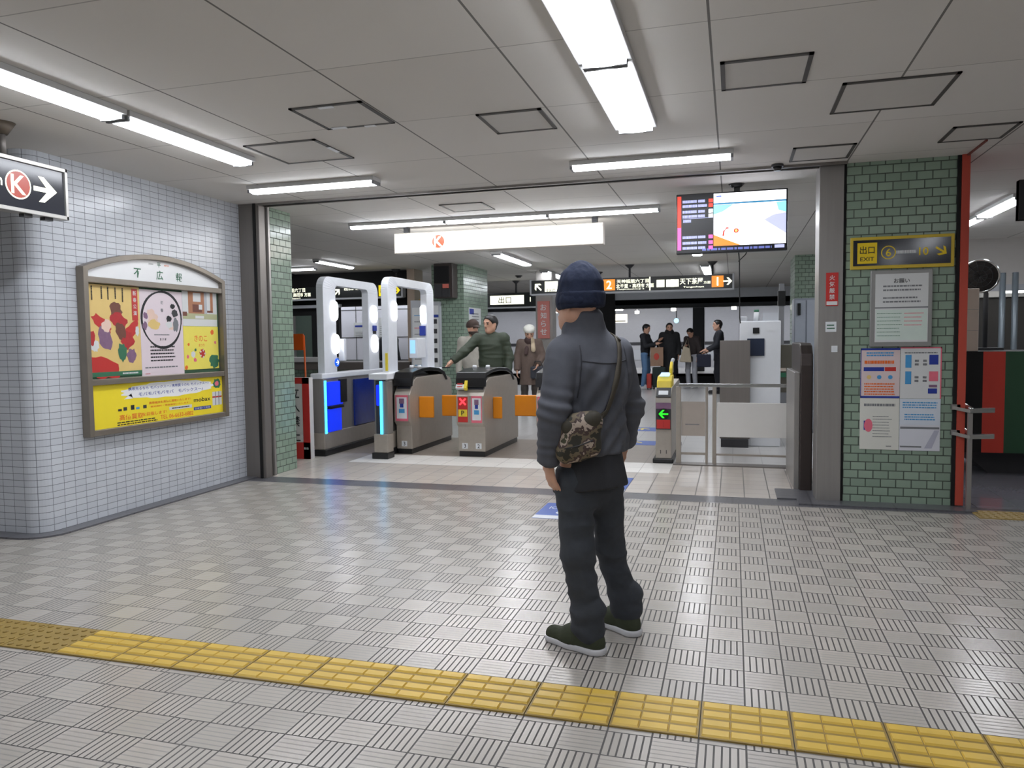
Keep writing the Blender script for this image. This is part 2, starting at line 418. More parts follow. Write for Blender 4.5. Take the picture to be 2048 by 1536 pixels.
# far tiled pillar behind the gates, dark tiled pillar on the right, grey platform columns
m = MB(); uvbox(m,-5.15,-4.55,12.6,13.95,0,HC, TILEG); struct(m.build('pillar', origin=(-4.86,13.2,0)))
m = MB(); uvbox(m,.97,2.2,13.4,14.4,0,HC, TILEG); struct(m.build('pillar', origin=(1.5,13.9,0)))
m = MB(); m.box(-3.74,-3.40,14.5,14.85,0,HC, mat('column_grey', (150,146,142), .5, 0, .06)); o = struct(m.build('pillar', bevel=.02))
m = MB(); m.box(-3.70,-3.22,21.3,21.58,0,HC, MBLACK); struct(m.build('pillar'))
for x in (-5.6,-1.55):
    m = MB(); m.box(x,x+.45,31,31.4,0,2.8, DGREY); struct(m.build('pillar'))
# right passage
SOFF = mat('soffit', (196,192,188), .7, 0, .04)
m = MB(); m.box(1.7,6,12.2,12.4,2.0,HC, SOFF); m.box(1.7,6,12.15,12.2,1.93,2.02, LGREY); struct(m.build('ceiling_soffit'))
m = MB(); m.box(2.2,6,14.8,14.9,0,HC, mat('dark_passage', (64,64,66), .7)); struct(m.build('wall_passage'))
# station office front (left rear)
m = MB(); uvbox(m,-9.8,-5.75,13.2,13.5,0,.80, TILEG); struct(m.build('wall_office_counter_base', origin=(-7.5,13.3,0)))
m = MB()
PANELG = mat('office_panel', (226,226,234), .5, 0, .03)
m.box(-8.1,-5.75,14.6,14.7,.95,2.4, PANELG)
for x in (-7.72,-7.3,-6.88,-6.46): m.box(x,x+.014,14.59,14.6,.95,2.4, GREY)
for z in (1.42,2.0): m.box(-8.1,-5.75,14.59,14.6,z,z+.012, GREY)
m.box(-9.8,-8.1,15.6,15.7,.0,2.3, mat('office_rear', (96,112,102), .6, 0, .05))
m.box(-8.15,-8.1,14.6,15.6,.95,2.4, DGREY)
struct(m.build('wall_office', origin=(-7,14.6,.95)))
m = MB(); m.box(-9.8,-5.75,13.25,13.5,2.02,HC, MBLACK); m.box(-9.8,-7.3,13.18,13.25,2.0,2.06, LGREY); m.box(-8.0,-7.4,13.3,13.4,1.0,2.02, MBLACK); m.box(-9.8,-8.0,13.3,13.4,1.86,2.02, MBLACK)
struct(m.build('window_1', origin=(-8,13.3,2.02)))
m = MB(); m.box(-5.85,-5.70,13.1,13.5,0,HC, mat('beige_post', (176,156,138), .5, 0, .05)); struct(m.build('pillar'))
# ---------------------------------------------------------------- fluorescent lights
LIGHTG = 'fluorescent ceiling lights'
HOUS = mat('lamp_housing', (190,190,190), .5)
def light(label, cx, cy, along, L=1.19, wd=.10, z=HC, single=True):
    t = thing('fluorescent_light', label, 'ceiling light', (cx, cy, z-.085), LIGHTG)
    m = MB(); a, b = (L/2, wd*.62) if along == 'x' else (wd*.62, L/2)
    m.box(cx-a,cx+a,cy-b,cy+b,z-.035,z, HOUS); m.build('housing', t, bevel=.004)
    m = MB(); hl = L/2-.02
    n = 10; prof = [(-wd/2*math.cos(math.pi*i/n), -.026*math.sin(math.pi*i/n)**.6) for i in range(n+1)]
    if along == 'x': pts = [(cx-hl, cy+p[0], z-.036+p[1]) for p in prof]; ext = (2*hl,0,0)
    else: pts = [(cx+p[0], cy-hl, z-.036+p[1]) for p in prof]; ext = (0,2*hl,0)
    m.prism(pts, ext, TUBEM, True); m.build('tube_cover', t)
    m = MB()
    for s in (-1, 1):
        if along == 'x': m.box(cx+s*(hl+.009)-.01, cx+s*(hl+.009)+.01, cy-wd*.5, cy+wd*.5, z-.06, z-.03, GREY)
        else: m.box(cx-wd*.5, cx+wd*.5, cy+s*(hl+.009)-.01, cy+s*(hl+.009)+.01, z-.06, z-.03, GREY)
    m.build_split('end_cap', t)
    return t
light('fluorescent light nearest the noticeboard, far end of the left ceiling row', -3.42, 4.23, 'y', wd=.155)
light('fluorescent light above the K arrow sign, near part of the left ceiling row', -3.42, 3.02, 'y', wd=.155)
light('wide fluorescent light ending nearest the short tube over the man', -.59, 4.26, 'y', wd=.21)
light('wide fluorescent light cut off by the top edge of the photo', -.59, 3.06, 'y', wd=.21)
light('crosswise fluorescent light just before the left end of the ceiling slot', -3.40, 5.73, 'x', wd=.125)
light('crosswise fluorescent light just before the ceiling slot near the screen', -.60, 5.77, 'x', wd=.125)
for x, p in ((-3.62,'left'), (-2.46,'middle'), (-1.30,'right')):
    light('crosswise fluorescent light above the lit white K sign, %s of three in line' % p, x, 7.88, 'x', L=1.165)
light('lengthwise fluorescent light beyond the lit white K sign, nearer of its row', -3.46, 11.95, 'y', L=1.8, wd=.15)
light('lengthwise fluorescent light behind the white sign, farther of its row', -3.5, 15.1, 'y', L=1.7, wd=.15)
light('lengthwise fluorescent light below the screen, nearer of its row', -.55, 11.6, 'y', L=1.5, wd=.15)
light('lengthwise fluorescent light below the screen, farther of its row', -.5, 15.3, 'y', L=2.0, wd=.15)
light('fluorescent light over the office side, nearer one', -6.45, 11.5, 'y', L=1.2)
light('fluorescent light over the office side, farther one', -7.75, 14.9, 'y', L=1.5)
light('short fluorescent light end beside the narrow green pillar', -7.55, 12.0, 'x', L=.9)
light('fluorescent light right of the red post, nearer of two', 2.66, 9.0, 'y', L=1.2, wd=.15)
light('fluorescent light right of the red post, farther of two', 2.66, 10.25, 'y', L=1.1)
for x, y in ((-3.42,1.2), (-.59,1.2), (-3.42,-1.2), (-.59,-1.2), (2.6,1.2), (2.6,-1.2), (-6.5,1.0)):  # lamps added out of view behind the camera for more light
    light('added fluorescent light, unseen on the hall ceiling behind the viewer', x, y, 'y', L=1.2, wd=.13)
for x, lab in ((-3.6,'leftmost'),(-2.2,'middle'),(-.8,'rightmost')):  # added row, hidden by the sign, to brighten the rear
    light('added crosswise fluorescent light hidden behind the long overhead sign, %s of three' % lab, x, 18.0, 'x', L=1.2, wd=.13)
light('added crosswise fluorescent light hidden behind the lit white sign, nearer the green pillar', -3.75, 9.75, 'x', wd=.13)  # hidden pair added to brighten the gate area
light('added crosswise fluorescent light hidden behind the lit white sign, farther from the green pillar', -2.45, 9.75, 'x', wd=.13)
light('added crosswise fluorescent light hidden behind the information screen', -.12, 9.0, 'x', L=1.0, wd=.13)  # added out of sight to lift the light around the gates
light('added fluorescent light hidden beyond the right shutter post, nearer one', 1.9, 9.0, 'y', wd=.13)  # unseen lamp added to brighten the space behind the pillar
for x, y in ((-8.6,13.9),(-6.6,13.9)): light('added fluorescent light hidden inside the station office', x, y, 'x', L=1.2, wd=.13)  # added lamps, out of sight, that brighten the office panels
for x, y in ((3.9,9.6),(3.9,5.0),(4.6,7.5)): light('added unseen fluorescent light in the passage past the striped counter', x, y, 'y', L=1.2, wd=.13)  # added beyond the frame to raise the light in the passage
FARL = glow('far_lamp', (255,250,240), 16.0)
for x in (-11,-8.5,-6,-3.5,-1,1.5,4): light('added fluorescent light high over the far platform, hidden behind the beam', x, 31.2, 'x', L=1.8, wd=.16, z=2.8); light('added fluorescent light high over the far platform, second row hidden behind the beam', x, 33.2, 'x', L=1.8, wd=.16, z=2.8)  # both rows added out of sight to brighten the far platform
for x, y, L, lab in ((-4.5,30.4,.5,'short bright lamp over the far platform beside the dark column'), (-6.3,30.6,.8,'bright lamp over the far platform left of the grey column'), (-7.4,31.5,.9,'bright lamp over the far platform leftmost of them')):
    m = MB(); m.box(x-L/2,x+L/2,y-.07,y+.07,2.46,2.52, FARL); m.cyl((x,y,2.52),(x,y,2.8),.012, GREY); tag(m.build('platform_lamp', bevel=.01), lab, 'lamp', 'far platform lamps')
for x, y, lab in ((-2.3,31.0,'round bright lamp over the far platform above the person in dark coat'), (.02,31.0,'round bright lamp over the far platform left of the white machine'), (-4.05,33.5,'round bright lamp over the far platform beside the man in dark beanie')):
    m = MB(); m.cyl((x,y,2.42),(x,y,2.53),.09, FARL, 16); m.cyl((x,y,2.53),(x,y,2.8),.012, GREY); tag(m.build('platform_lamp'), lab, 'lamp', 'far platform lamps')
m = MB(); m.box(-5.3,-4.15,30.9,31.0,1.98,2.32, glow('far_sign', (255,246,225), 1.6)); m.box(-5.25,-4.2,30.89,30.9,2.02,2.07, GREY); m.box(-4.75,-4.70,30.92,30.98,2.3,2.8, DGREY)
tag(m.build('platform_sign'), 'small lit cream sign hanging over the far platform', 'sign')
m = MB(); m.disc((-2.18,30.9,2.02), (.1,0,0), (0,0,.1), glow('clock_face', (190,225,240), 1.5)); m.cyl((-2.18,30.905,2.02),(-2.18,30.95,2.02),.115, LGREY); m.cyl((-2.18,30.93,2.1),(-2.18,30.93,2.8),.02, GREY)
tag(m.build('platform_clock'), 'small round lit dial hanging over the far platform behind the dark coat', 'clock')
# ---------------------------------------------------------------- ceiling hatches, detectors
SEAM = mat('hatch_seam', (74,72,70), .6)
HP = mat('hatch_panel', (200,197,193), .75, 0, .03)
def hatch(label, x0, x1, y0, y1):
    t = thing('ceiling_hatch', label, 'hatch', ((x0+x1)/2, (y0+y1)/2, HC-.008), 'ceiling access hatches')
    m = MB(); w_ = .022
    for b in ((x0,x1,y0,y0+w_), (x0,x1,y1-w_,y1), (x0,x0+w_,y0,y1), (x1-w_,x1,y0,y1)): m.box(*b,HC-.008,HC, SEAM)
    m.build('frame', t)
    m = MB(); m.box(x0+w_,x1-w_,y0+w_,y1-w_,HC-.005,HC, HP); m.build('panel', t)
    return t
h1 = hatch('ceiling hatch with torn white tape around its rim', -2.46,-2.0,3.90,4.35)
m = MB(); TAPE = mat('white_tape', (225,228,232), .5)
for x, y, l in ((-2.28,3.915,.09), (-2.42,4.31,.10), (-2.2,4.33,.07)): m.box(x,x+l,y,y+.03,HC-.011,HC-.007, TAPE)
m.build_split('tape', h1)
h2 = hatch('ceiling hatch with one tape scrap beside the left light row', -3.21,-2.66,4.52,5.07)
m = MB(); m.box(-2.69,-2.66,4.72,4.86,HC-.011,HC-.007, TAPE); m.build_split('tape', h2)
hatch('small plain ceiling hatch left of the wide middle light', -1.478,-1.08,4.35,4.79)
hatch('ceiling hatch right of the wide middle light', -.068,.362,3.92,4.36)
hatch('largest ceiling hatch, in front of the green pillar by the red strip', .553,1.118,4.445,5.02)
hatch('ceiling hatch nearest the steel post of the green pillar', .404,.823,5.83,6.27)
hatch('ceiling hatch nearest the upper right edge of the photo', 1.363,1.755,5.595,6.0)
hatch('ceiling hatch beyond the slot above the lit white sign', -2.80,-2.35,7.07,7.5)
def sensor(label, x, y, r=.035):
    m = MB(); m.cyl((x,y,HC-.02),(x,y,HC),r*1.3, DGREY); m.cyl((x,y,HC-.05),(x,y,HC-.02),r*.7, BLACK, r2=r)
    tag(m.build('smoke_detector'), label, 'detector', 'small ceiling detectors')
sensor('small dark ceiling detector on the slot near the steel post of the green pillar', .325, 6.35)
sensor('small dark ceiling detector between far pillar and overhead sign', -4.3, 15.3, .06)
sensor('small dark ceiling detector right of the beanie', -2.6, 15.2, .06)
# ---------------------------------------------------------------- K arrow sign hanging at left
t = thing('direction_sign', 'black hanging sign with K in a brown circle and arrow, upper left', 'sign', (-4.2, 3.1, 2.15))
m = MB(); m.box(-4.27,-4.2,2.2,4.0,2.165,2.45, BLACK); m.build('housing', t)
m = MB(); S2 = mat('sign_rim', (190,188,184), .35, .6)
for b in ((2.19,4.012,2.45,2.475), (2.19,4.012,2.145,2.17), (2.19,2.21,2.145,2.475), (3.992,4.012,2.145,2.475)): m.box(-4.28,-4.185,*b, S2)
m.build('rim', t, bevel=.003)
m = MB(); x = -4.199; FACE = mat('sign_face', (40,42,50), .18)
m.quad((x,2.21,2.17),(x,3.992,2.17),(x,3.992,2.45),(x,2.21,2.45), FACE)
m.disc((x+.002,3.66,2.311),(0,.088,0),(0,0,.088), LITTEXT); m.disc((x+.003,3.66,2.311),(0,.080,0),(0,0,.080), glow('lit_brown', (160,68,56), .32))
m.text('K', (x+.004,3.66,2.311), Y_, Z_, LITTEXT, h=.115)
ar = [(3.765,2.325),(3.765,2.297),(3.86,2.297),(3.80,2.232),(3.84,2.232),(3.935,2.311),(3.84,2.39),(3.80,2.39),(3.86,2.325)]
m.add([(x+.002,a,b) for a, b in ar], [tuple(range(9))], LITTEXT)
m.text('n', (x+.002,3.535,2.31), Y_, Z_, LITTEXT, h=.045)
m.text('Sakaisuji Lin', (x+.002,3.2,2.255), Y_, Z_, LITTEXT, h=.06)
m.text('堺筋線', (x+.002,3.05,2.37), Y_, Z_, LITTEXT, h=.09)
m.build('face_panel', t)
m = MB(); m.cyl((-4.235,3.6,2.47),(-4.235,3.6,2.62),.018, DSTEEL); m.cyl((-4.235,2.6,2.47),(-4.235,2.6,2.62),.018, DSTEEL); m.build_split('hanging_rod', t)
m = MB()
for y in (3.6, 2.6): m.cyl((-4.235,y,2.60),(-4.235,y,HC),.03, mat('ceiling_cup', (96,86,74), .5, .3), r2=.075)
m.build_split('ceiling_cup', t)
m = MB(); m.box(-4.25,-4.21,3.70,3.76,2.125,2.146, BLACK); m.box(-4.25,-4.21,3.85,3.91,2.125,2.146, BLACK); m.build_split('clip', t)
# ---------------------------------------------------------------- notice board on the white tiled wall
WX = -4.62
t = thing('notice_board', 'steel framed arched noticeboard with green backing on the white tiled wall', 'noticeboard', (WX, 5.27, .66))
y0, y1 = 4.46, 6.07
def arch_z(y): return 1.905+.155*(1-((y-5.27)/.805)**2)
ys = [y0+(y1-y0)*i/24 for i in range(25)]
m = MB()
outer = [(WX+.001,y,arch_z(y)) for y in ys]
inner = [(WX+.001,y0+.045+(y1-y0-.09)*i/24,arch_z(y0+.045+(y1-y0-.09)*i/24)-.042) for i in range(25)]
m.prism([(WX+.001,y0,.645)]+outer+[(WX+.001,y1,.645),(WX+.001,y1-.045,.645)]+inner[::-1]+[(WX+.001,y0+.045,.645)], (.07,0,0), RIMG)
for za, zb in ((.645,.69),(1.025,1.07),(1.79,1.835)): m.box(WX+.001,WX+.066,y0+.0455,y1-.0455,za,zb, RIMG)
m.build('frame', t, bevel=.004)
m = MB(); HP2 = mat('header_white', (238,239,240), .2, 0, .02)
m.prism([(WX+.01,y0+.04,1.83)]+[(WX+.01,y0+.04+(y1-y0-.08)*i/20,arch_z(y0+.04+(y1-y0-.08)*i/20)-.03) for i in range(21)]+[(WX+.01,y1-.04,1.83)], (.02,0,0), HP2)
x = WX+.032
for ch, y, h in (('不',5.03,.075), ('広',5.275,.078), ('報',5.505,.075)): m.text(ch, (x,y,1.90), Y_, Z_, GREENI, h=h)
m.text('平', (x,5.27,1.985), Y_, Z_, GREENI, h=.04); m.text('OSAKA', (x,5.18,1.985), Y_, Z_, GINK, h=.012); m.text('METRO', (x,5.36,1.985), Y_, Z_, OINK, h=.012)
m.build('header_panel', t)
m = MB(); m.box(WX+.005,WX+.015,y0+.02,y1-.02,1.05,1.81, mat('green_felt', (52,84,62), .8)); m.build('backing', t)
def poster(label, ya, yb, za, zb, base, draw, name='poster', xx=WX+.016):
    m = MB(); m.box(xx,xx+.003,ya,yb,za,zb, base)
    draw(m, xx+.0035, ya, yb, za, zb); return tag(m.build(name, origin=(xx,(ya+yb)/2,za)), label, 'poster', 'posters in the noticeboard')
def blob(m, x, y, z, ry, rz, material, n=18, seed=0, rot=0.0):
    rr = random.Random(seed); pts = []
    for i in range(n):
        a = 2*math.pi*i/n; q = 1+rr.uniform(-.18,.18); u, v = math.cos(a)*ry*q, math.sin(a)*rz*q
        pts.append((x, y+u*math.cos(rot)-v*math.sin(rot), z+u*math.sin(rot)+v*math.cos(rot)))
    m.add(pts, [tuple(range(n))], material)
GOLD = mat('gold_paper', (222,192,120), .5, 0, .10, 6); CRIM = mat('crimson_ink', (176,40,44), .5, 0, .2, 20); PURP = mat('plum_ink', (128,96,124), .5, 0, .2, 20)
BRN = mat('brown_ink', (112,66,52), .5, 0, .2, 20); SKIN_I = mat('pale_ink', (226,196,180), .5)
def d1(m, x, ya, yb, za, zb):
    W_, H_ = yb-ya, zb-za; P = lambda u, v: (ya+u*W_, za+v*H_)
    for u, v, ry, rz, mm, s, r in ((.52,.72,.09,.09,BRN,1,.3),(.56,.62,.13,.07,CRIM,2,-.2),(.25,.58,.16,.055,RED,3,-.6),(.30,.42,.10,.12,PURP,4,.1),(.33,.55,.07,.06,SKIN_I,5,0),(.80,.50,.16,.06,RED,6,.8),
                                   (.72,.40,.11,.09,CRIM,7,.2),(.62,.26,.07,.09,GREENI,8,.1),(.80,.22,.08,.07,PURP,9,0),(.60,.50,.08,.08,BRN,10,.5),(.22,.10,.26,.10,RED,11,-.25),(.10,.34,.06,.06,PAPER,12,0),(.05,.42,.05,.07,CRIM,13,0),(.93,.50,.03,.05,PAPER,14,0)):
        y, z = P(u, v); blob(m, x, y, z, ry*W_*1.25, rz*H_*1.15, mm, seed=s, rot=r); x += .0001
    m.quad((x,ya+.84*W_,za+.62*H_),(x,ya+.96*W_,za+.62*H_),(x,ya+.96*W_,za+.98*H_),(x,ya+.84*W_,za+.98*H_), RED)
    for i, ch in enumerate('新春公演'): m.text(ch, (x+.0004,ya+.90*W_,za+(.93-.075*i)*H_), Y_, Z_, PAPER, w=.07*W_)
    for u in (.08,.26,.38,.52,.66): m.bars((x,ya+u*W_,za+.90*H_), Z_*-1, Y_, INK, .16*H_, .03*W_, 1, .8, .4, int(u*100))
    m.quad((x,ya,za),(x,yb,za),(x,yb,za+.05*H_),(x,ya,za+.05*H_), GREENI)
    m.bars((x+.0004,ya+.78*W_,za+.025*H_), Y_, Z_, PAPER, .35*W_, .03*H_, 1)
poster('gold poster with a cluster of red and plum robed figures, in the noticeboard', 4.535, 5.05, 1.085, 1.785, GOLD, d1)
def d2(m, x, ya, yb, za, zb):
    W_, H_ = yb-ya, zb-za; cy, cz = (ya+yb)/2, za+.66*H_; n = 40
    for i in range(n):
        a, b = 2*math.pi*i/n, 2*math.pi*(i+1)/n; w0 = .012+.012*abs(math.sin(a*1.5+.5))
        r0, r1 = .445*W_, .445*W_+w0; sz = 1.02
        m.quad((x,cy+r0*math.cos(a),cz+r0*sz*math.sin(a)),(x,cy+r1*math.cos(a),cz+r1*sz*math.sin(a)),(x,cy+r1*math.cos(b),cz+r1*sz*math.sin(b)),(x,cy+r0*math.cos(b),cz+r0*sz*math.sin(b)), INK)
    for u, v, ry, rz, mm, s in ((.28,.66,.12,.10,SKIN_I,1),(.30,.60,.13,.07,GOLD,2),(.24,.74,.09,.05,SKIN_I,3),(.12,.70,.05,.05,PURP,4),(.10,.58,.05,.06,PURP,5),(.66,.67,.06,.05,INK,6),(.80,.74,.08,.06,DGREY,7),(.76,.82,.06,.04,INK,8),(.72,.58,.10,.05,SKIN_I,9),(.82,.60,.07,.10,GINK,10),(.66,.60,.08,.05,PAPER,11)):
        blob(m, x+.0002+.00002*s, ya+u*W_, za+v*H_, ry*W_, rz*H_*.8, mm, seed=s)
    m.text('初', (x+.001,ya+.5*W_,za+.86*H_), Y_, Z_, GINK, h=.03); m.text('春', (x+.001,ya+.5*W_,za+.77*H_), Y_, Z_, GINK, h=.03)
    m.bars((x+.001,ya+.5*W_,za+.48*H_), Y_, Z_, GINK, .4*W_, .02*H_, 1); m.text('京 子 展', (x+.001,ya+.5*W_,za+.425*H_), Y_, Z_, INK, h=.022)
    m.bars((x+.001,ya+.5*W_,za+.26*H_), Y_, Z_, INK, .6*W_, .20*H_, 5, .4, .3, 3)
    m.bars((x+.001,ya+.5*W_,za+.10*H_), Y_, Z_, GINK, .86*W_, .03*H_, 1, .5); m.bars((x+.001,ya+.13*W_,za+.03*H_), Y_, Z_, RED, .12*W_, .015*H_, 1)
poster('pale pink-white poster with a large brushed ring around two faces', 5.052, 5.545, 1.065, 1.775, mat('pinkish_paper', (222,208,214), .5, 0, .03, 5), d2)
def d3(m, x, ya, yb, za, zb):
    W_, H_ = yb-ya, zb-za
    def q(u0,v0,u1,v1,mm,dx=0): m.quad((x+dx,ya+u0*W_,za+v0*H_),(x+dx,ya+u1*W_,za+v0*H_),(x+dx,ya+u1*W_,za+v1*H_),(x+dx,ya+u0*W_,za+v1*H_), mm)
    q(.16,.35,.62,.98,mat('wood_ink',(170,116,84),.5)); q(.30,.70,.52,.95,PAPER,.0003); q(.28,.40,.55,.62,BRN,.0004); q(.62,.35,.70,.98,LGREY,.0003); q(.80,.40,.88,.98,mat('wood_ink',(170,116,84),.5),.0003); q(.46,.48,.56,.62,PAPER,.0006)
    q(0,.20,1,.36,mat('tatami_ink',(176,178,140),.6),.0005); q(.35,.22,.6,.30,PAPER,.0007); q(.0,.28,.12,.40,BRN,.0008); q(.70,.40,.86,.46,BRN,.0008)
poster('white poster with a photo of a brown wooden room, upper right of the noticeboard', 5.548, 6.005, 1.485, 1.795, PAPER, d3)
def d4(m, x, ya, yb, za, zb):
    W_, H_ = yb-ya, zb-za; m.text('きのこ', (x,ya+.48*W_,za+.72*H_), Y_, Z_, OINK, h=.055); m.text('まつり', (x,ya+.5*W_,za+.56*H_), Y_, Z_, OINK, h=.025)
    for u, v, r, mm in ((.52,.36,.085,RED),(.25,.35,.06,PAPER),(.10,.30,.035,PINK),(.13,.58,.03,OINK),(.32,.45,.03,GREENI),(.86,.18,.14,GREENI),(.82,.86,.05,OINK),(.90,.62,.03,PINK),(.05,.05,.04,OINK),(.30,.22,.04,PINK)):
        blob(m, x, ya+u*W_, za+v*H_, r*W_, r*W_, mm, seed=int(u*100)); x += .0001
    for i in range(5):
        a = i*2*math.pi/5; blob(m, x, ya+.52*W_+.03*math.cos(a), za+.36*H_+.03*math.sin(a), .009, .009, PAPER, 8, i)
poster('yellow poster with orange hiragana and a red flower, lower right of the noticeboard', 5.548, 6.01, 1.10, 1.483, mat('lemon_paper', (236,222,96), .5, 0, .04), d4)
def d5(m, x, ya, yb, za, zb):
    W_, H_ = yb-ya, zb-za; P = lambda u, v: (x, ya+u*W_, za+v*H_); cl = []
    n = 44
    for i in range(n):
        a = 2*math.pi*i/n; q = 1+.06*math.cos(a*13); cl.append((x, ya+(.56+.355*math.cos(a)*q)*W_, za+(.765+.19*math.sin(a)*q)*H_))
    m.add(cl, [tuple(range(n))], HP2)
    m.add([(x,ya+.22*W_,za+.62*H_),(x,ya+.28*W_,za+.62*H_),(x,ya+.27*W_,za+.74*H_)], [(0,1,2)], HP2)
    x += .0006
    m.text('携帯売るなら モバックスー♪ 携帯買うのも モバックスー♪', P(.56,.84), Y_, Z_, BLUE, w=.62*W_, h=.075*H_)
    m.text('モバモバモバモバ　モバックスー♪', P(.57,.70), Y_, Z_, BLUE, w=.50*W_, h=.09*H_)
    m.text('携帯端末を高価に買取いたします!', P(.55,.47), Y_, Z_, OINK, w=.32*W_, h=.06*H_); m.text('査定無料・現金買取いたします!', P(.55,.38), Y_, Z_, OINK, w=.30*W_, h=.04*H_)
    m.text('高価買取', P(.265,.21), Y_, Z_, OINK, w=.16*W_, h=.13*H_); m.text('を目指します!', P(.43,.22), Y_, Z_, OINK, w=.18*W_, h=.085*H_)
    m.text('TEL 06-6633-6882', P(.60,.10), Y_, Z_, OINK, w=.26*W_, h=.10*H_)
    m.bars(P(.31,.075), Y_, Z_, INK, .28*W_, .10*H_, 2, .5, .2, 5)
    for i, (u, mm) in enumerate(((.19,INK),(.225,DGREY),(.275,INK),(.31,LBLUE),(.36,DGREY))): m.quad(P(u-.012,.36),P(u+.012,.36),P(u+.012,.36+.05+.03*(i % 3)),P(u-.012,.36+.05+.03*(i % 3)), mm)
    m.quad(P(.54,.24),P(.72,.24),P(.72,.32),P(.54,.32), PAPER); m.bars(tuple(Vector(P(.63,.28))+Vector((.0004,0,0))), Y_, Z_, INK, .14*W_, .04*H_, 1, .7, .1, 8)
    m.text('mobax', P(.81,.42), Y_, Z_, INK, w=.145*W_, h=.11*H_)
    m.quad(P(.735,.155),P(.885,.155),P(.885,.235),P(.735,.235), BLUE); m.text('日本橋1丁目店', tuple(Vector(P(.81,.195))+Vector((.0004,0,0))), Y_, Z_, PAPER, w=.13*W_, h=.045*H_)
    blob(m, x, ya+.945*W_, za+.80*H_, .033*W_, .13*H_, GREENI, 20, 3); blob(m, x+.0003, ya+.945*W_, za+.80*H_, .018*W_, .07*H_, PINK, 12, 4)
    m.quad(P(.90,.22),P(.985,.22),P(.985,.58),P(.90,.58), PAPER); m.quad(tuple(Vector(P(.90,.42))+Vector((.0003,0,0))),tuple(Vector(P(.985,.42))+Vector((.0003,0,0))),tuple(Vector(P(.985,.46))+Vector((.0003,0,0))),tuple(Vector(P(.90,.46))+Vector((.0003,0,0))), RED)
    for u in (.925,.955): m.quad(tuple(Vector(P(u,.22))+Vector((.0004,0,0))),tuple(Vector(P(u+.006,.22))+Vector((.0004,0,0))),tuple(Vector(P(u+.006,.58))+Vector((.0004,0,0))),tuple(Vector(P(u,.58))+Vector((.0004,0,0))), GINK)
poster('long yellow advertisement with blue and orange lettering under the noticeboard posters', 4.495, 6.035, .685, 1.03, mat('ad_yellow', (245,222,52), .3, 0, .03), d5, 'advertisement_panel', WX+.03)
# ---------------------------------------------------------------- lit white K sign over the gates
t = thing('lit_sign', 'long white backlit sign with an orange-red K circle over the ticket gates', 'sign', (-2.62, 8.35, 2.36))
m = MB(); m.box(-3.86,-1.37,8.30,8.42,2.365,2.60, mat('sign_case', (214,206,196), .4)); m.build('housing', t, bevel=.006)
m = MB(); m.quad((-1.385,8.422,2.38),(-3.84,8.422,2.38),(-3.84,8.422,2.585),(-1.385,8.422,2.585), LITW); m.quad((-3.84,8.298,2.38),(-1.385,8.298,2.38),(-1.385,8.298,2.585),(-3.84,8.298,2.585), LITW)
m.disc((-3.30,8.296,2.483),(.078,0,0),(0,0,.078), glow('lit_red', (226,80,50), .9)); m.text('K', (-3.30,8.294,2.483), X_, Z_, LITW, h=.115)
GL = glow('lit_faint_text', (252,240,228), 1.6)
m.text('堺筋線　Sakaisuji Line', (-2.7,8.296,2.49), X_, Z_, GL, h=.075)
m.build('face_panel', t)
m = MB()
for x in (-3.75,-1.5): m.box(x,x+.06,8.33,8.39,2.6,HC, DGREY)
m.build_split('hanger', t)
# ---------------------------------------------------------------- passenger information screen
t = thing('information_screen', 'wide ceiling hung information screen with train list and picture', 'screen', (-.03, 7.0, 2.08))
m = MB(); m.box(-.495,.445,7.0,7.07,2.075,2.605, BLACK); m.build('casing', t, bevel=.006)
m = MB(); y = 6.998
def q(a,b,c,d,mm,dy=0): m.quad((a,y-dy,c),(b,y-dy,c),(b,y-dy,d),(a,y-dy,d), mm)
SBLK = glow('screen_black', (16,16,22), .3); SW = glow('screen_white', (246,246,255), 2.2); STX = glow('screen_text', (190,195,240), .9); SRED = glow('screen_red', (240,70,50), .9); SPNK = glow('screen_pink', (240,110,190), .95)
q(-.485,.435,2.085,2.595,SBLK)
q(-.485,-.452,2.31,2.585,SRED,.0005); q(-.485,-.452,2.11,2.31,SPNK,.0005)
for k, (za, col) in enumerate(((2.555,SRED),(2.515,SRED),(2.465,SW),(2.425,SW),(2.24,SPNK),(2.19,SPNK),(2.145,SPNK))):
    q(-.215,-.178,za-.035,za-.003,col,.0005)
    m.bars((-.375,y-.0005,za-.019), X_, Z_, STX, .13, .026, 1, .9, .1, k); m.bars((-.265,y-.0005,za-.019), X_, Z_, STX, .08, .026, 1, .9, .6, k+20)
m.bars((-.40,y-.0005,2.365), X_, Z_, STX, .07, .026, 1, .9, .1, 4); q(-.44,-.178,2.385,2.389,STX,.0005)
q(-.172,.432,2.51,2.592,SW,.0005); q(-.172,.432,2.497,2.507,glow('screen_teal', (60,150,200), .8),.0005)
q(-.172,.432,2.135,2.495,SW,.0005)
m.add([(-.172,y-.001,2.135),(.06,y-.001,2.135),(-.07,y-.001,2.19),(-.172,y-.001,2.235)], [(0,1,2,3)], glow('screen_orange', (245,150,60), .9))
m.add([(.432,y-.001,2.22),(.432,y-.001,2.40),(.33,y-.001,2.385),(.25,y-.001,2.345)], [(0,1,2,3)], glow('screen_lilac', (200,205,245), .9))
m.add([(-.172,y-.001,2.41),(-.10,y-.001,2.43),(.0,y-.001,2.492),(-.172,y-.001,2.494)], [(0,1,2,3)], glow('screen_cyan', (150,235,245), 1.1))
m.add([(.432,y-.001,2.40),(.37,y-.001,2.42),(.35,y-.001,2.492),(.432,y-.001,2.494)], [(0,1,2,3)], glow('screen_cyan', (150,235,245), 1.1))
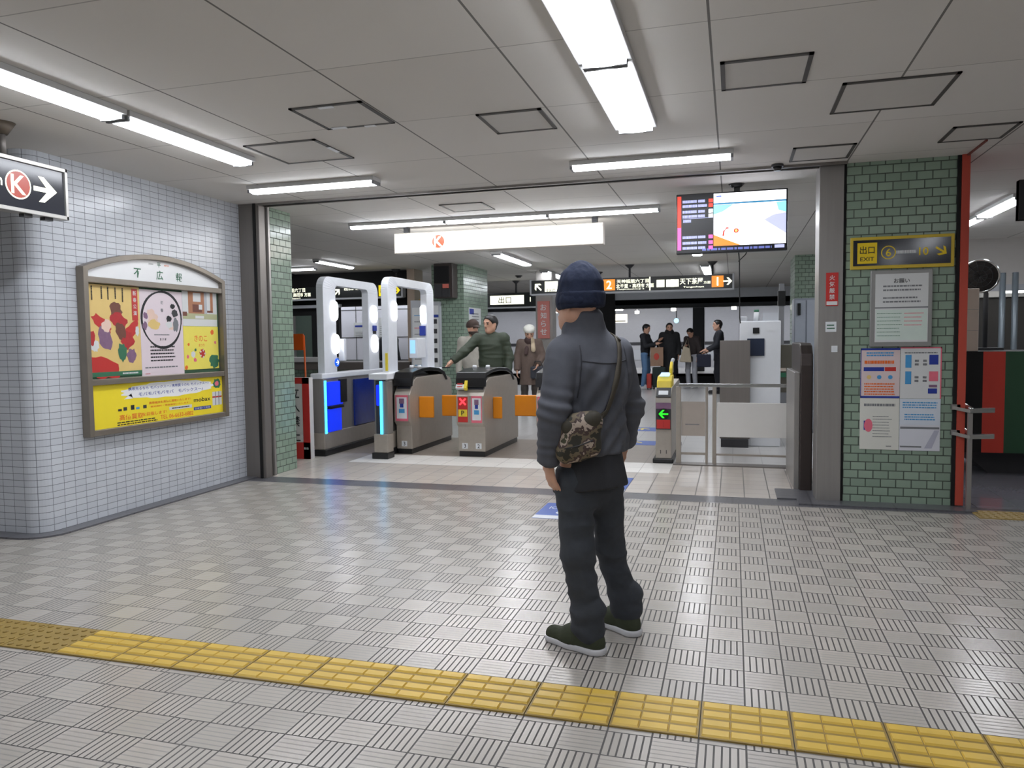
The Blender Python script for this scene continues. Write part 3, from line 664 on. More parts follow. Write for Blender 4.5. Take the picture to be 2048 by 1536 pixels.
m.tube([(-.09,y-.0015,2.22),(-.085,y-.0015,2.26),(-.06,y-.0015,2.29),(-.045,y-.0015,2.285)], .008, SRED, 6); m.disc((.02,y-.0015,2.262),(.022,0,0),(0,0,.02), SRED); m.disc((.02,y-.002,2.262),(.012,0,0),(0,0,.011), glow('screen_gold', (250,205,120), 1.1))
q(-.15,-.105,2.56,2.575,glow('screen_blue', (120,140,230), .9),.001)
m.bars((.03,y-.0005,2.108), X_, Z_, glow('screen_dim', (110,120,190), .7), .60, .022, 1, .9, .1, 9); q(.34,.42,2.098,2.125,STX,.0006)
m.build('display_panel', t)
m = MB(); m.box(-.0,.05,7.03,7.06,2.6,HC, BLACK); m.cyl((.02,7.03,2.64),(.02,7.03,HC),.04, BLACK, r2=.07); m.build('mount', t)
m = MB(); m.tube([(.04,7.08,2.1),(.05,7.1,2.0),(.05,7.1,1.9),(.055,7.1,1.5),(.06,7.1,1.45)], .006, BLACK, 6); m.tube([(.04,7.08,2.0),(.1,7.1,2.06),(.12,7.1,2.1)], .005, BLACK, 6); m.build_split('cable', t)
# ---------------------------------------------------------------- far direction signs
def far_sign(label, x0, x1, y, z0, z1, draw, rods):
    t = thing('direction_sign', label, 'sign', ((x0+x1)/2, y, z0), 'far direction signs')
    m = MB(); m.box(x0,x1,y,y+.12,z0,z1, SIGNB); m.build('housing', t)
    m = MB(); m.quad((x0+.02,y-.002,z0+.015),(x1-.02,y-.002,z0+.015),(x1-.02,y-.002,z1-.015),(x0+.02,y-.002,z1-.015), SIGNB); draw(m, y-.004, (z0+z1)/2, z1-z0); m.build('face_panel', t)
    m = MB(); m.box(x0-.03,x0,y-.01,y+.13,z0-.02,z1+.01, LGREY); m.box(x1,x1+.03,y-.01,y+.13,z0-.02,z1+.01, LGREY); m.box(x0,x1,y-.01,y+.13,z0-.03,z0, LGREY); m.build('rim', t)
    m = MB()
    for x in rods: m.cyl((x,y+.06,z1),(x,y+.06,HC-.05),.02, DGREY); m.cyl((x,y+.06,HC-.06),(x,y+.06,HC),.03, DGREY, r2=.09)
    m.build_split('hanging_rod', t)
def arrow(m, cx, cz, y, r, ang, mm):
    pts = [(-1,.16),(.35,.16),(-.25,.85),(.2,.85),(1,0),(.2,-.85),(-.25,-.85),(.35,-.16),(-1,-.16)]; c, s = math.cos(ang), math.sin(ang)
    m.add([(cx+r*(p[0]*c-p[1]*s), y, cz+r*(p[0]*s+p[1]*c)) for p in pts][::-1], [tuple(range(9))], mm)
def sq(m, a, b, c, d, y, mm): m.quad((a,y,c),(b,y,c),(b,y,d),(a,y,d), mm)
def dA(m, y, cz, h):
    arrow(m, -3.53, cz, y, .085, R(135), LITTEXT); sq(m,-3.40,-3.15,cz-.09,cz+.10,y,LITTEXT); m.text('EXIT', (-3.28,y-.002,cz-.07), X_, Z_, INK, w=.16)
    sq(m,-2.30,-2.08,cz-.10,cz+.10,y,LITOR); m.text('2', (-2.19,y-.002,cz), X_, Z_, LITTEXT, h=.15)
    m.text('天神橋筋六丁目', (-1.76,y,cz+.055), X_, Z_, LITTEXT, w=.58, h=.07); m.text('北千里・高槻市 方面', (-1.72,y,cz-.03), X_, Z_, LITTEXT, w=.68, h=.075); m.text('Tenjimbashisuji 6', (-1.8,y,cz-.09), X_, Z_, LITTEXT, w=.5, h=.03)
    sq(m,-1.46,-1.44,cz-.12,cz+.12,y,LITTEXT)
    for x in (-1.33,-1.16,-1.08): sq(m,x,x+.14,cz-.07,cz+.06,y-.001*(x>-1.2),LITTEXT)
    m.text('天下茶屋', (-.72,y,cz+.02), X_, Z_, LITTEXT, w=.40, h=.11); m.text('方面', (-.45,y,cz-.01), X_, Z_, LITTEXT, w=.12, h=.05); m.text('Tengachaya', (-.68,y,cz-.085), X_, Z_, LITTEXT, w=.36, h=.035)
    sq(m,-.37,-.17,cz-.10,cz+.10,y,LITOR); m.text('1', (-.27,y-.002,cz), X_, Z_, LITTEXT, h=.15); arrow(m, -.10, cz, y, .075, 0, LITTEXT)
far_sign('long black overhead sign with an orange 1 and right arrow at its end', -3.66, -.02, 13.9, 2.19, 2.44, dA, (-1.82,-.36))
def dB(m, y, cz, h):
    sq(m,-8.95,-8.55,cz-.10,cz+.10,y,LITOR); m.text('2', (-8.75,y-.002,cz), X_, Z_, LITTEXT, h=.15)
    m.text('天神橋筋六丁目', (-8.22,y,cz+.06), X_, Z_, LITTEXT, w=.56, h=.08); m.text('北千里・高槻市 方面', (-8.16,y,cz-.03), X_, Z_, LITTEXT, w=.68, h=.075); m.text('Kita-Senri', (-8.25,y,cz-.095), X_, Z_, LITTEXT, w=.4, h=.03)
    sq(m,-7.55,-7.40,cz-.08,cz+.08,y,LITTEXT); arrow(m, -7.25, cz, y, .075, R(45), LITTEXT); m.text('出口 Exit', (-6.9,y,cz+.06), X_, Z_, LITTEXT, w=.4, h=.07)
    m.disc((-6.55,y,cz),(.09,0,0),(0,0,.09), LITYE); m.text('i', (-6.55,y-.002,cz), X_, Z_, INK, h=.1); sq(m,-6.38,-6.16,cz-.10,cz+.10,y,LITYE); m.text('出口', (-6.27,y-.002,cz), X_, Z_, INK, w=.16); arrow(m, -6.02, cz, y, .075, 0, LITYE)
far_sign('black overhead sign with yellow exit symbols above the station office', -9.2, -5.92, 13.0, 2.17, 2.39, dB, (-8.3,-6.05))
def dC(m, y, cz, h):
    sq(m,-5.35,-4.55,cz-.10,cz+.10,y,LITTEXT); m.text('出口', (-5.0,y-.002,cz), X_, Z_, INK, w=.3); m.text('1', (-4.4,y,cz), X_, Z_, LITTEXT, h=.1)
far_sign('small overhead sign half hidden behind the far green pillar', -5.5, -4.2, 16.6, 2.08, 2.40, dC, (-4.75,))
m = MB(); m.box(1.86,1.96,5.97,6.03,2.1,2.37, BLACK); m.box(1.86,2.9,5.975,6.025,2.1,2.37, BLACK); m.cyl((2.4,6,2.37),(2.4,6,HC),.02, DSTEEL); tag(m.build('hanging_sign'), 'dark end of a hanging sign at the upper right photo edge', 'sign')
# ---------------------------------------------------------------- ticket gates
HOOD = mat('gate_hood', (28,28,30), .25, 0, .1); RDR = mat('reader_glass', (64,66,74), .2, 0, .1); STKW = mat('sticker_white', (220,224,228), .5)
GY = mat('gate_yellow', (230,205,60), .35)
def gate(label, x0, x1, ya, yb, units, left_flap=(), right_flap=(), lamp=None, readers=2, hood=True):
    t = thing('ticket_gate', label, 'ticket gate', ((x0+x1)/2, (ya+yb)/2, 0), 'ticket gates')
    w_ = x1-x0
    m = MB(); m.box(x0+.01,x1-.01,ya+.06,yb-.02,0,.06, BLACK); m.build('plinth', t)
    m = MB(); prof = [(ya+.05,.06),(ya+.05,.34),(ya,.38),(ya,.70),(ya+.05,.76),(ya+.14,.87),(ya+.22,.90),(yb-.25,.90),(yb-.05,.84),(yb,.78),(yb,.06)]
    m.prism([(x0,y,z) for y, z in prof], (w_,0,0), GATE); m.build('body', t, bevel=.008)
    if hood:
        L = yb-ya
        up = [(.02,.80),(.03,.90),(.07,.965),(.25*L,1.0),(.45*L,1.005),(.66*L,.985),(.80*L,.93),(.88*L,.82)]
        lo = [(.84*L,.82),(.77*L,.90),(.64*L,.945),(.45*L,.962),(.25*L,.958),(.12,.93),(.08,.87),(.07,.80)]
        m = MB(); m.prism([(x0-.012,ya+y,z) for y, z in up+lo], (w_+.024,0,0), HOOD); m.build('hood', t, bevel=.006)
        m = MB(); m.box(x0+.03,x1-.03,ya+.25*L,ya+.6*L,.965,.985, HOOD); m.prism([(x0+.02,ya+.06,.765),(x0+.02,ya+.14,.885),(x0+.02,ya+.13,.895),(x0+.02,ya+.045,.775)], (w_-.04,0,0), RDR); m.build('reader', t)
        m = MB()
        for k in range(readers): m.cyl((x0+w_*(k+.5)/readers,ya+.30*L,1.0),(x0+w_*(k+.5)/readers,ya+.30*L,1.035),.03, WHITE, 16, r2=.022)
        m.build_split('lamp_dome', t)
    n = len(units)
    for k, (num, pic) in enumerate(units):
        a = x0+w_*k/n; b = a+w_/n; c = (a+b)/2; hw = (b-a)/2-.008
        m = MB(); y = ya-.006
        m.box(a+.006,b-.006,y,ya+.002,.39,.70, GATE); y -= .002
        def q(u0,v0,u1,v1,mm,dy): m.quad((c+hw*u0,y-dy,v0),(c+hw*u1,y-dy,v0),(c+hw*u1,y-dy,v1),(c+hw*u0,y-dy,v1), mm)
        if pic == 'cross':
            q(-.8,.40,.8,.69,RED,0); m.text('×', (c,y-.003,.635), X_, Z_, glow('lit_cross', (255,60,70), 1.5), w=.085, h=.085)
            q(-.7,.465,.7,.545,GY,.001); m.text('P', (c,y-.004,.505), X_, Z_, INK, h=.055)
        else:
            q(-.85,.395,.85,.70,PINK,0); q(-.7,.425,.7,.675,STKW,.001); q(-.35,.60,.35,.66,PURP,.002); q(-.25,.555,.25,.60,BLUE,.002); q(-.4,.49,.4,.54,LBLUE,.002)
        m.build('display_panel', t)
        m = MB(); m.quad((c-.035,ya+.048,.09),(c+.035,ya+.048,.09),(c+.035,ya+.048,.155),(c-.035,ya+.048,.155), STKW); m.text(num, (c,ya+.046,.122), X_, Z_, INK, h=.045); m.build('number_sticker', t)
    for sgn, fl in ((-1, left_flap), (1, right_flap)):
        if fl:
            xe = x0 if sgn < 0 else x1
            for fy, fl_ in (fl,):
                m = MB(); m.box(min(xe,xe+sgn*fl_),max(xe,xe+sgn*fl_),fy,fy+.03,.41,.665, ORANGE); m.build('flap', t, bevel=.012, seg=3)
    return t
gate('ticket gate numbered 3 with one display, right of the blue lit walk-through gate', -3.82, -3.62, 8.12, 9.5, [('3','ic')], None, (8.38,.19))
g = gate('ticket gate numbered 3 and 2 with a red cross display', -3.03, -2.70, 8.08, 9.5, [('3','cross'),('2','ic')], (8.62,.39), (8.42,.11))
m = MB(); m.prism([(-3.035,8.10,.77),(-3.035,8.18,.93),(-3.035,8.165,.94),(-3.035,8.08,.79)], (.10,0,0), STKW); m.bars((-2.985,8.10,.835), X_, Vector((0,.4,.9)), RED, .07, .10, 3, .5, .2, 2); m.build('notice_card', g)
m = MB(); m.prism([(-2.93,8.09,.76),(-2.93,8.18,.94),(-2.93,8.15,.95),(-2.93,8.06,.79)], (.035,0,0), GY); m.build('marker_block', g)
gate('ticket gate mostly hidden behind the man in dark beanie', -2.09, -1.76, 8.08, 9.5, [('2','ic'),('1','ic')], (8.75,.44), None)
# narrow end gate with green arrow
t = thing('ticket_gate', 'narrow end ticket gate with a green arrow and yellow reader top', 'ticket gate', (-.71, 8.8, 0), 'ticket gates')
x0, x1, ya, yb = -.79, -.625, 8.12, 9.5
m = MB(); m.box(x0-.03,x1+.02,ya-.02,yb,0,.05, BLACK); m.build('plinth', t, bevel=.01)
m = MB(); m.prism([(x0,y,z) for y, z in [(ya,.05),(ya+.03,.35),(ya,.38),(ya,.62),(ya+.02,.74),(ya+.10,.80),(yb-.2,.84),(yb,.78),(yb,.05)]], (x1-x0,0,0), GATE); m.build('body', t, bevel=.006)
m = MB(); y = ya-.004; c = (x0+x1)/2
m.box(x0+.004,x1-.004,y,ya+.01,.36,.63, DGREY)
m.disc((c,y-.002,.525),(.06,0,0),(0,0,.06), BLACK); arrow(m, c, .525, y-.004, .05, R(180), glow('lit_green', (40,230,40), 1.4))
m.quad((x0+.012,y-.002,.37),(x1-.012,y-.002,.37),(x1-.012,y-.002,.465),(x0+.012,y-.002,.465), RED); m.quad((c-.004,y-.003,.385),(c+.004,y-.003,.385),(c+.004,y-.003,.45),(c-.004,y-.003,.45), CRIM)
m.quad((x0+.004,y-.002,.58),(x1-.004,y-.002,.58),(x1-.004,y-.002,.645),(x0+.004,y-.002,.645), PURP)
m.build('display_panel', t)
m = MB(); m.prism([(x0+.005,ya+.0,.70),(x0+.005,ya+.09,.79),(x0+.005,ya+.08,.80),(x0+.005,ya-.01,.71)], (x1-x0-.01,0,0), DGREY); m.prism([(x0+.03,ya+.01,.725),(x0+.03,ya+.05,.765),(x0+.03,ya+.045,.77),(x0+.03,ya+.005,.73)], (.10,0,0), STKW); m.build('ticket_slot', t)
m = MB(); m.prism([(x0+.005,ya+.08,.79),(x0+.005,ya+.10,.87),(x0+.005,ya+.18,.915),(x0+.005,ya+.4,.93),(x0+.005,ya+.4,.80)], (x1-x0-.01,0,0), GY); m.prism([(x1-.045,ya+.3,.9),(x1-.045,ya+.3,1.0),(x1-.045,ya+.42,1.07),(x1-.045,ya+.5,1.05),(x1-.045,ya+.42,.9)], (.03,0,0), GY); m.build('reader', t, bevel=.01)
m = MB(); m.prism([(x0+.03,ya+.155,.915),(x0+.03,ya+.36,.94),(x0+.03,ya+.36,.95),(x0+.03,ya+.14,.92)], (.10,0,0), glow('reader_screen', (170,200,245), 1.0)); m.build('reader_screen', t)
m = MB(); m.tube([(x1-.03,ya+.45,.95),(x1-.03,ya+.48,1.06),(x1-.02,ya+.52,1.09)], .02, LGREY); m.build('sensor_arm', t)
m = MB()
for u in (-.03,.03): m.quad((c+u-.018,ya+.004,.09),(c+u+.018,ya+.004,.09),(c+u+.018,ya+.016,.15),(c+u-.018,ya+.016,.15), STKW); m.text('1', (c+u,ya+.004,.12), X_, Z_, INK, h=.04)
m.build('number_sticker', t)
# ---------------------------------------------------------------- walk-through gates with white arches and blue panels
ARCHM = mat('arch_white', (222,225,231), .35); PLATEL = glow('arch_lamp', (250,252,255), 5.0); BLED = glow('blue_led', (60,190,255), 4.0); BPAN = glow('blue_panel', (20,50,225), .85); BGL = mat('blue_glass', (24,46,130), .12, 0, .2)
def arch(m, x, w_, ya, yb, zt, pw, z0=.95, r=.14):
    """inverted U in the plane x = const, width w_ across, posts pw deep"""
    def outline(i):
        a, b, zz, rr = ya+i, yb-i, zt-i, max(.02, r-i)
        p = [(a,z0)] + [(a+rr-rr*math.cos(q), zz-rr+rr*math.sin(q)) for q in [R(15*k) for k in range(7)]]
        return p + [(b-rr+rr*math.sin(q), zz-rr+rr*math.cos(q)) for q in [R(15*k) for k in range(7)]] + [(b,z0)]
    A = outline(0); B = [(ya+pw,z0)] + [(ya+pw+.05-.05*math.cos(q), zt-.10-.05+.05*math.sin(q)) for q in [R(15*k) for k in range(7)]] + [(yb-pw-.05+.05*math.sin(q), zt-.10-.05+.05*math.cos(q)) for q in [R(15*k) for k in range(7)]] + [(yb-pw,z0)]
    for i in range(len(A)-1): m.prism([(x,*A[i]),(x,*A[i+1]),(x,*B[i+1]),(x,*B[i])], (w_,0,0), ARCHM)
def pill(m, cx, cy, cz, ax, ry, rz, mm, th=.012):
    """rounded lamp plate: ax = 'x' faces +x, 'y' faces -y"""
    pts = []; r = min(ry, rz)*.8
    for sx, sz, a0 in ((1,1,0),(-1,1,90),(-1,-1,180),(1,-1,270)):
        for k in range(5):
            a = R(a0+k*22.5); pts.append((sx*(ry-r)+r*math.cos(a), sz*(rz-r)+r*math.sin(a)))
    if ax == 'x': m.prism([(cx,cy+u,cz+v) for u, v in pts], (th,0,0), mm)
    else: m.prism([(cx+u,cy,cz+v) for u, v in pts], (0,-th,0), mm)
def walkgate(label, xa, xb, xi, lamp_side, ya=7.80, yb=9.45, front=None):
    t = thing('walk_through_gate', label, 'walk-through gate', ((xa+xb)/2, (ya+yb)/2, 0), 'blue lit walk-through gates')
    m = MB(); m.box(xa+.005,xb+.02,ya-.02,yb,0,.075, BLACK); m.build('plinth', t, bevel=.008)
    m = MB(); m.box(xa,xb,ya,yb,.075,.27, GATE); m.build('base', t, bevel=.006)
    m = MB(); m.box(xa,xb-.02,ya+.06,yb,.27,.90, STEEL); m.box(xa,xb,ya,ya+.07,.27,.90, STEEL); m.build('body', t, bevel=.004)
    m = MB(); m.box(xa-.02,xb,ya-.02,yb+.02,.90,.965, ARCHM); m.build('top_slab', t, bevel=.012)
    return t
t = walkgate('blue lit walk-through gate nearest the narrow green pillar', -4.70, -4.56, 0, 0)
m = MB(); arch(m, -4.66, .09, 7.86, 9.28, 2.10, .29); m.build('arch_frame', t, bevel=.012)
m = MB(); pill(m, -4.57, 8.10, 1.70, 'x', .085, .115, PLATEL); pill(m, -4.57, 8.12, 1.305, 'x', .085, .115, PLATEL); pill(m, -4.57, 9.14, 1.69, 'x', .09, .11, PLATEL); pill(m, -4.57, 9.15, 1.30, 'x', .09, .11, PLATEL); m.build_split('lamp_panel', t)
m = MB(); m.cyl((-4.57,8.14,1.085),(-4.56,8.14,1.085),.05, glow('blue_button', (20,90,210), .8), 20); m.X = Matrix.Translation((-4.558,8.14,1.085)) @ Matrix.Rotation(R(90),4,'Z'); arrow(m, 0, 0, 0, .035, 0, LITTEXT); m.X = None; m.build('arrow_button', t)
m = MB(); m.box(-4.60,-4.52,8.24,8.30,1.10,1.37, ARCHM); m.build('reader_box', t, bevel=.01)
m = MB(); m.box(-4.60,-4.555,9.10,9.20,1.47,1.54, BLUE); m.box(-4.60,-4.56,9.11,9.19,1.43,1.47, BLACK); m.build('camera_unit', t)
m = MB(); m.box(-4.58,-4.555,7.90,8.24,.58,.86, BPAN); m.box(-4.58,-4.555,7.90,8.20,.27,.54, BPAN); m.build('blue_panel', t)
m = MB(); m.box(-4.58,-4.545,8.18,8.33,.60,.88, BLACK); m.box(-4.58,-4.54,7.92,8.24,.54,.565, BLACK); m.build('screen_rim', t)
m = MB(); m.box(-4.58,-4.558,8.55,9.40,.28,.86, BGL); m.build('glass_panel', t)
m = MB(); m.box(-4.575,-4.55,7.82,7.85,.26,.88, BLED); m.build('led_strip', t)
t = walkgate('blue lit walk-through gate attached to the gate marked 3', -3.99, -3.84, 0, 0, 7.95, 9.7)
m = MB(); arch(m, -4.0, .09, 8.20, 9.62, 2.10, .24); m.build('arch_frame', t, bevel=.012)
m = MB(); pill(m, -3.91, 8.36, 1.69, 'x', .07, .115, PLATEL); pill(m, -3.965, 9.375, 1.68, 'y', .035, .115, PLATEL); m.build_split('lamp_panel', t)
m = MB(); m.box(-4.0,-3.93,9.33,9.39,1.40,1.53, BLUE); m.build('camera_unit', t)
m = MB(); m.box(-4.02,-3.90,9.02,9.30,1.11,1.37, ARCHM); m.quad((-4.0,9.018,1.17),(-3.93,9.018,1.17),(-3.93,9.018,1.34),(-4.0,9.018,1.34), glow('pale_screen', (150,205,235), .7)); m.build('reader_box', t, bevel=.01)
m = MB(); m.box(-3.99,-3.97,8.22,8.3,1.0,1.2, GY); m.box(-3.955,-3.925,8.188,8.198,.98,1.19, GY); m.build('yellow_sticker', t)
t = thing('gate_post', 'steel end post with a glowing blue strip in front of the gate marked 3', 'post', (-3.83, 7.85, 0))
m = MB(); m.box(-3.93,-3.73,7.74,7.915,.0,.07, BLACK); m.box(-3.91,-3.74,7.76,7.915,.07,.28, GATE); m.box(-3.84,-3.74,7.78,7.915,.28,.88, STEEL); m.box(-3.90,-3.84,7.80,7.915,.28,.88, DGREY); m.box(-3.95,-3.72,7.74,7.915,.90,.965, ARCHM); m.build('body', t, bevel=.006)
m = MB(); m.box(-3.83,-3.805,7.765,7.80,.27,.88, BLED); m.build('led_strip', t)
m = MB(); pill(m, -3.865, 7.80, .72, 'y', .02, .12, BPAN); m.build('blue_panel', t)
# ---------------------------------------------------------------- standing notice and orange stand (behind the green left pillar)
t = thing('standing_notice', 'red and white upright notice with black characters beside the narrow green pillar', 'notice', (-4.77, 7.62, 0))
m = MB(); m.box(-4.96,-4.615,7.58,7.66,0,.93, mat('notice_white', (214,210,208), .5)); m.build('board', t)
m = MB()
for b in ((-4.96,-4.615,.86,.93), (-4.96,-4.615,0,.19), (-4.70,-4.615,0,.93)): m.box(b[0],b[1],7.572,7.58,b[2],b[3], RED)
for i, ch in enumerate('立入禁止'): m.text(ch, (-4.80,7.571,.76-.165*i), X_, Z_, INK, h=.12)
m.text('駅長', (-4.665,7.571,.12), X_, Z_, PAPER, w=.06); m.build('front_face', t)
t = thing('notice_stand', 'orange notice plate on a thin orange pole behind the red and white notice', 'notice stand', (-5.32, 8.6, 0))
m = MB(); m.box(-5.55,-5.29,8.58,8.60,1.23,1.44, mat('orange_plate', (226,96,24), .4)); m.build('plate', t, bevel=.004)
m = MB(); m.cyl((-5.27,8.6,.02),(-5.29,8.6,1.42),.012, mat('orange_plate', (226,96,24), .4)); m.build('pole', t)
m = MB(); m.cyl((-5.27,8.6,0),(-5.27,8.6,.025),.12, DGREY, 24); m.build('base', t)
# ---------------------------------------------------------------- fence beside the narrow gate
t = thing('barrier_fence', 'steel post barrier between the narrow gate and the steel shutter post', 'barrier', (0, 8.12, 0))
m = MB(); m.box(-.55,.62,8.09,8.15,.815,.85, CHROME); m.build('top_rail', t, bevel=.004)
for a, b in ((-.575,-.525),(-.275,-.25),(-.205,-.165),(.60,.63)):
    m = MB(); m.box(a,b,8.10,8.14,0,.82, GATE); m.build('post', t, bevel=.004)
m = MB(); m.box(-.55,-.26,8.11,8.13,.10,.125, GATE); m.box(-.2,.61,8.11,8.13,.10,.12, GATE); m.build('lower_rail', t)
m = MB(); m.box(-.522,-.278,8.115,8.122,.30,.66, mat('barrier_beige', (176,166,156), .45)); m.bars((-.40,8.113,.42), X_, Z_, GINK, .16, .03, 1, .4); m.build('infill_panel', t)
m = MB(); m.box(-.6,.66,8.02,8.18,0,.012, DSTEEL); m.build('floor_strip', t)  # dark flat strip on the floor under the barrier
m = MB(); m.box(-.155,.598,8.075,8.098,.30,.655, mat('white_board', (226,224,220), .35, 0, .02)); tag(m.build('hanging_board', bevel=.003), 'plain white board hung on the steel barrier', 'board')
t = thing('swing_barrier', 'dark rounded barrier leaf standing edge-on beside the steel post of the green pillar', 'barrier', (.6, 7.3, 0))
m = MB(); pr = [(6.86,0),(6.86,1.08),(6.88,1.18),(6.95,1.25),(7.05,1.27),(7.9,1.27),(7.9,0)]
m.prism([(.55,y,z) for y, z in pr], (.10,0,0), mat('barrier_brown', (66,58,56), .4, .4)); m.build('leaf', t, bevel=.01)
m = MB(); m.box(.505,.55,6.9,7.9,.0,1.02, STEEL); m.build('cover_plate', t, bevel=.006)
# ---------------------------------------------------------------- white machine and steel partition
t = thing('fare_machine', 'tall white machine with a dark screen behind the steel barrier', 'machine', (.32, 9.95, 0))
m = MB(); m.box(.07,.545,9.6,10.3,0,1.52, mat('machine_white', (216,218,222), .4, 0, .03)); m.box(.07,.16,9.62,10.3,0,1.58, LGREY); m.build('body', t, bevel=.012)
m = MB(); m.box(.16,.36,9.585,9.6,1.10,1.31, mat('machine_screen', (44,52,70), .12)); m.build('screen', t, bevel=.004)
m = MB(); m.box(.225,.30,9.59,9.6,1.37,1.44, BLACK); m.build('sensor', t)
m = MB(); m.box(.34,.52,9.7,10.0,1.52,1.62, LGREY); m.cyl((.27,9.75,1.52),(.27,9.75,1.63),.035, WHITE, r2=.03); m.cyl((.27,9.75,1.63),(.27,9.75,1.66),.03, GREENI); m.build('signal_lamp', t)
m = MB(); m.bars((.42,9.598,1.40), X_, Z_, WHITE, .10, .03, 1, .8, .1); m.build('maker_plate', t)
t = thing('steel_partition', 'plain brushed steel partition standing left of the white machine', 'partition', (.02, 9.52, 0))
m = MB(); m.box(-.155,.195,9.5,9.54,.10,1.29, mat('partition_steel', (128,122,118), .4, .5, .1, 30, stretch=(1,1,.05))); m.build('panel', t, bevel=.004)
m = MB(); m.box(-.14,.18,9.46,9.58,0,.10, DGREY); m.build('foot', t, bevel=.006)
t = thing('steel_cabinet', 'olive grey steel cabinet with a small green label right of the white machine', 'cabinet', (.66, 10.6, 0))
m = MB(); m.box(.56,.80,10.45,10.9,.60,1.22, mat('olive_steel', (96,92,82), .45, .3)); m.box(.56,.80,10.45,10.9,0,.6, GREY); m.build('body', t, bevel=.008)
m = MB(); m.box(.575,.66,10.44,10.45,.88,.92, CREAM); m.box(.575,.66,10.44,10.45,.80,.86, GREENI); m.build('label_plate', t)
t = thing('steel_locker', 'tall grey steel locker in front of the dark tiled pillar', 'locker', (1.0, 11.3, 0))
m = MB(); m.box(.80,1.45,11.1,11.5,0,1.85, mat('locker_grey', (140,146,156), .4, .2)); m.build('body', t, bevel=.006)
for a in (.81,.96,1.11):
    m = MB(); m.box(a,a+.135,11.085,11.1,.05,1.82, mat('locker_door', (156,162,172), .4, .2)); m.build('door', t, bevel=.006)
m = MB(); m.box(.84,.88,11.05,11.085,1.62,1.78, BLACK); m.build('handle', t)
m = MB(); m.box(.60,.665,11.0,11.1,0,2.05, GREY); m.box(.585,.68,10.98,11.12,1.75,1.95, BLACK); tag(m.build('grey_post'), 'slim grey post with a black box near its top, left of the tall locker', 'post')
# ---------------------------------------------------------------- right green pillar: signs and posters
YP = 6.488
t = thing('exit_sign', 'black exit sign with yellow rim on the green pillar by the red strip', 'sign', (1.235, YP, 1.85))
m = MB(); m.box(.875,1.60,YP-.02,YP,1.842,2.09, mat('sign_yellow', (206,178,56), .35)); m.build('rim', t, bevel=.004)
m = MB(); y = YP-.0215; m.quad((.895,y,1.868),(1.575,y,1.868),(1.575,y,2.066),(.895,y,2.066), mat('sign_navy', (38,40,48), .12))
m.quad((.925,y-.0005,1.885),(1.065,y-.0005,1.885),(1.065,y-.0005,2.045),(.925,y-.0005,2.045), YELLOW); m.text('出口', (.995,y-.001,1.99), X_, Z_, INK, w=.105, h=.06); m.text('EXIT', (.995,y-.001,1.92), X_, Z_, INK, w=.10, h=.03)
m.disc((1.145,y-.0005,1.965),(.052,0,0),(0,0,.052), YELLOW); m.disc((1.145,y-.0008,1.965),(.045,0,0),(0,0,.045), mat('sign_navy', (38,40,48), .12)); m.text('6', (1.145,y-.001,1.965), X_, Z_, YELLOW, h=.06)
m.bars((1.27,y-.0005,1.965), X_, Z_, PAPER, .14, .03, 1, .8, .1, 3); m.text('10', (1.39,y-.0005,1.965), X_, Z_, YELLOW, h=.06); arrow(m, 1.51, 1.965, y-.0005, .045, R(-35), YELLOW)
m.build('face_panel', t)
t = thing('framed_notice', 'silver framed white notice sheet below the exit sign', 'notice', (1.235, YP, 1.24))
m = MB(); m.box(1.02,1.455,YP-.03,YP,1.24,1.83, mat('alu_frame', (160,160,158), .35, .6)); m.build('frame', t, bevel=.006)
m = MB(); y = YP-.0315; m.quad((1.055,y,1.275),(1.425,y,1.275),(1.425,y,1.80),(1.055,y,1.80), PAPER)
m.text('お願い', (1.24,y-.0005,1.745), X_, Z_, INK, h=.035); m.bars((1.25,y-.0005,1.69), X_, Z_, GINK, .28, .06, 2, .4, .3, 1); m.bars((1.25,y-.0005,1.60), X_, Z_, GINK, .28, .06, 2, .4, .3, 2)
m.quad((1.055,y-.0003,1.535),(1.425,y-.0003,1.535),(1.425,y-.0003,1.545),(1.055,y-.0003,1.545), GINK); m.quad((1.06,y-.0003,1.29),(1.42,y-.0003,1.29),(1.42,y-.0003,1.525),(1.06,y-.0003,1.525), mat('mint_paper', (206,220,212), .5)); m.bars((1.16,y-.0005,1.41), X_, Z_, GREENI, .18, .2, 7, .15, .3, 3); m.bars((1.33,y-.0005,1.45), X_, Z_, PINK, .14, .12, 4, .2, .3, 4)
m.build('sheet', t)
def pp(label, xa, xb, za, zb, base, draw):
    m = MB(); m.box(xa,xb,YP-.004,YP,za,zb, base); draw(m, YP-.0046, xa, xb, za, zb); return tag(m.build('poster', origin=((xa+xb)/2, YP, za)), label, 'poster', 'four posters on the green pillar by the red strip')
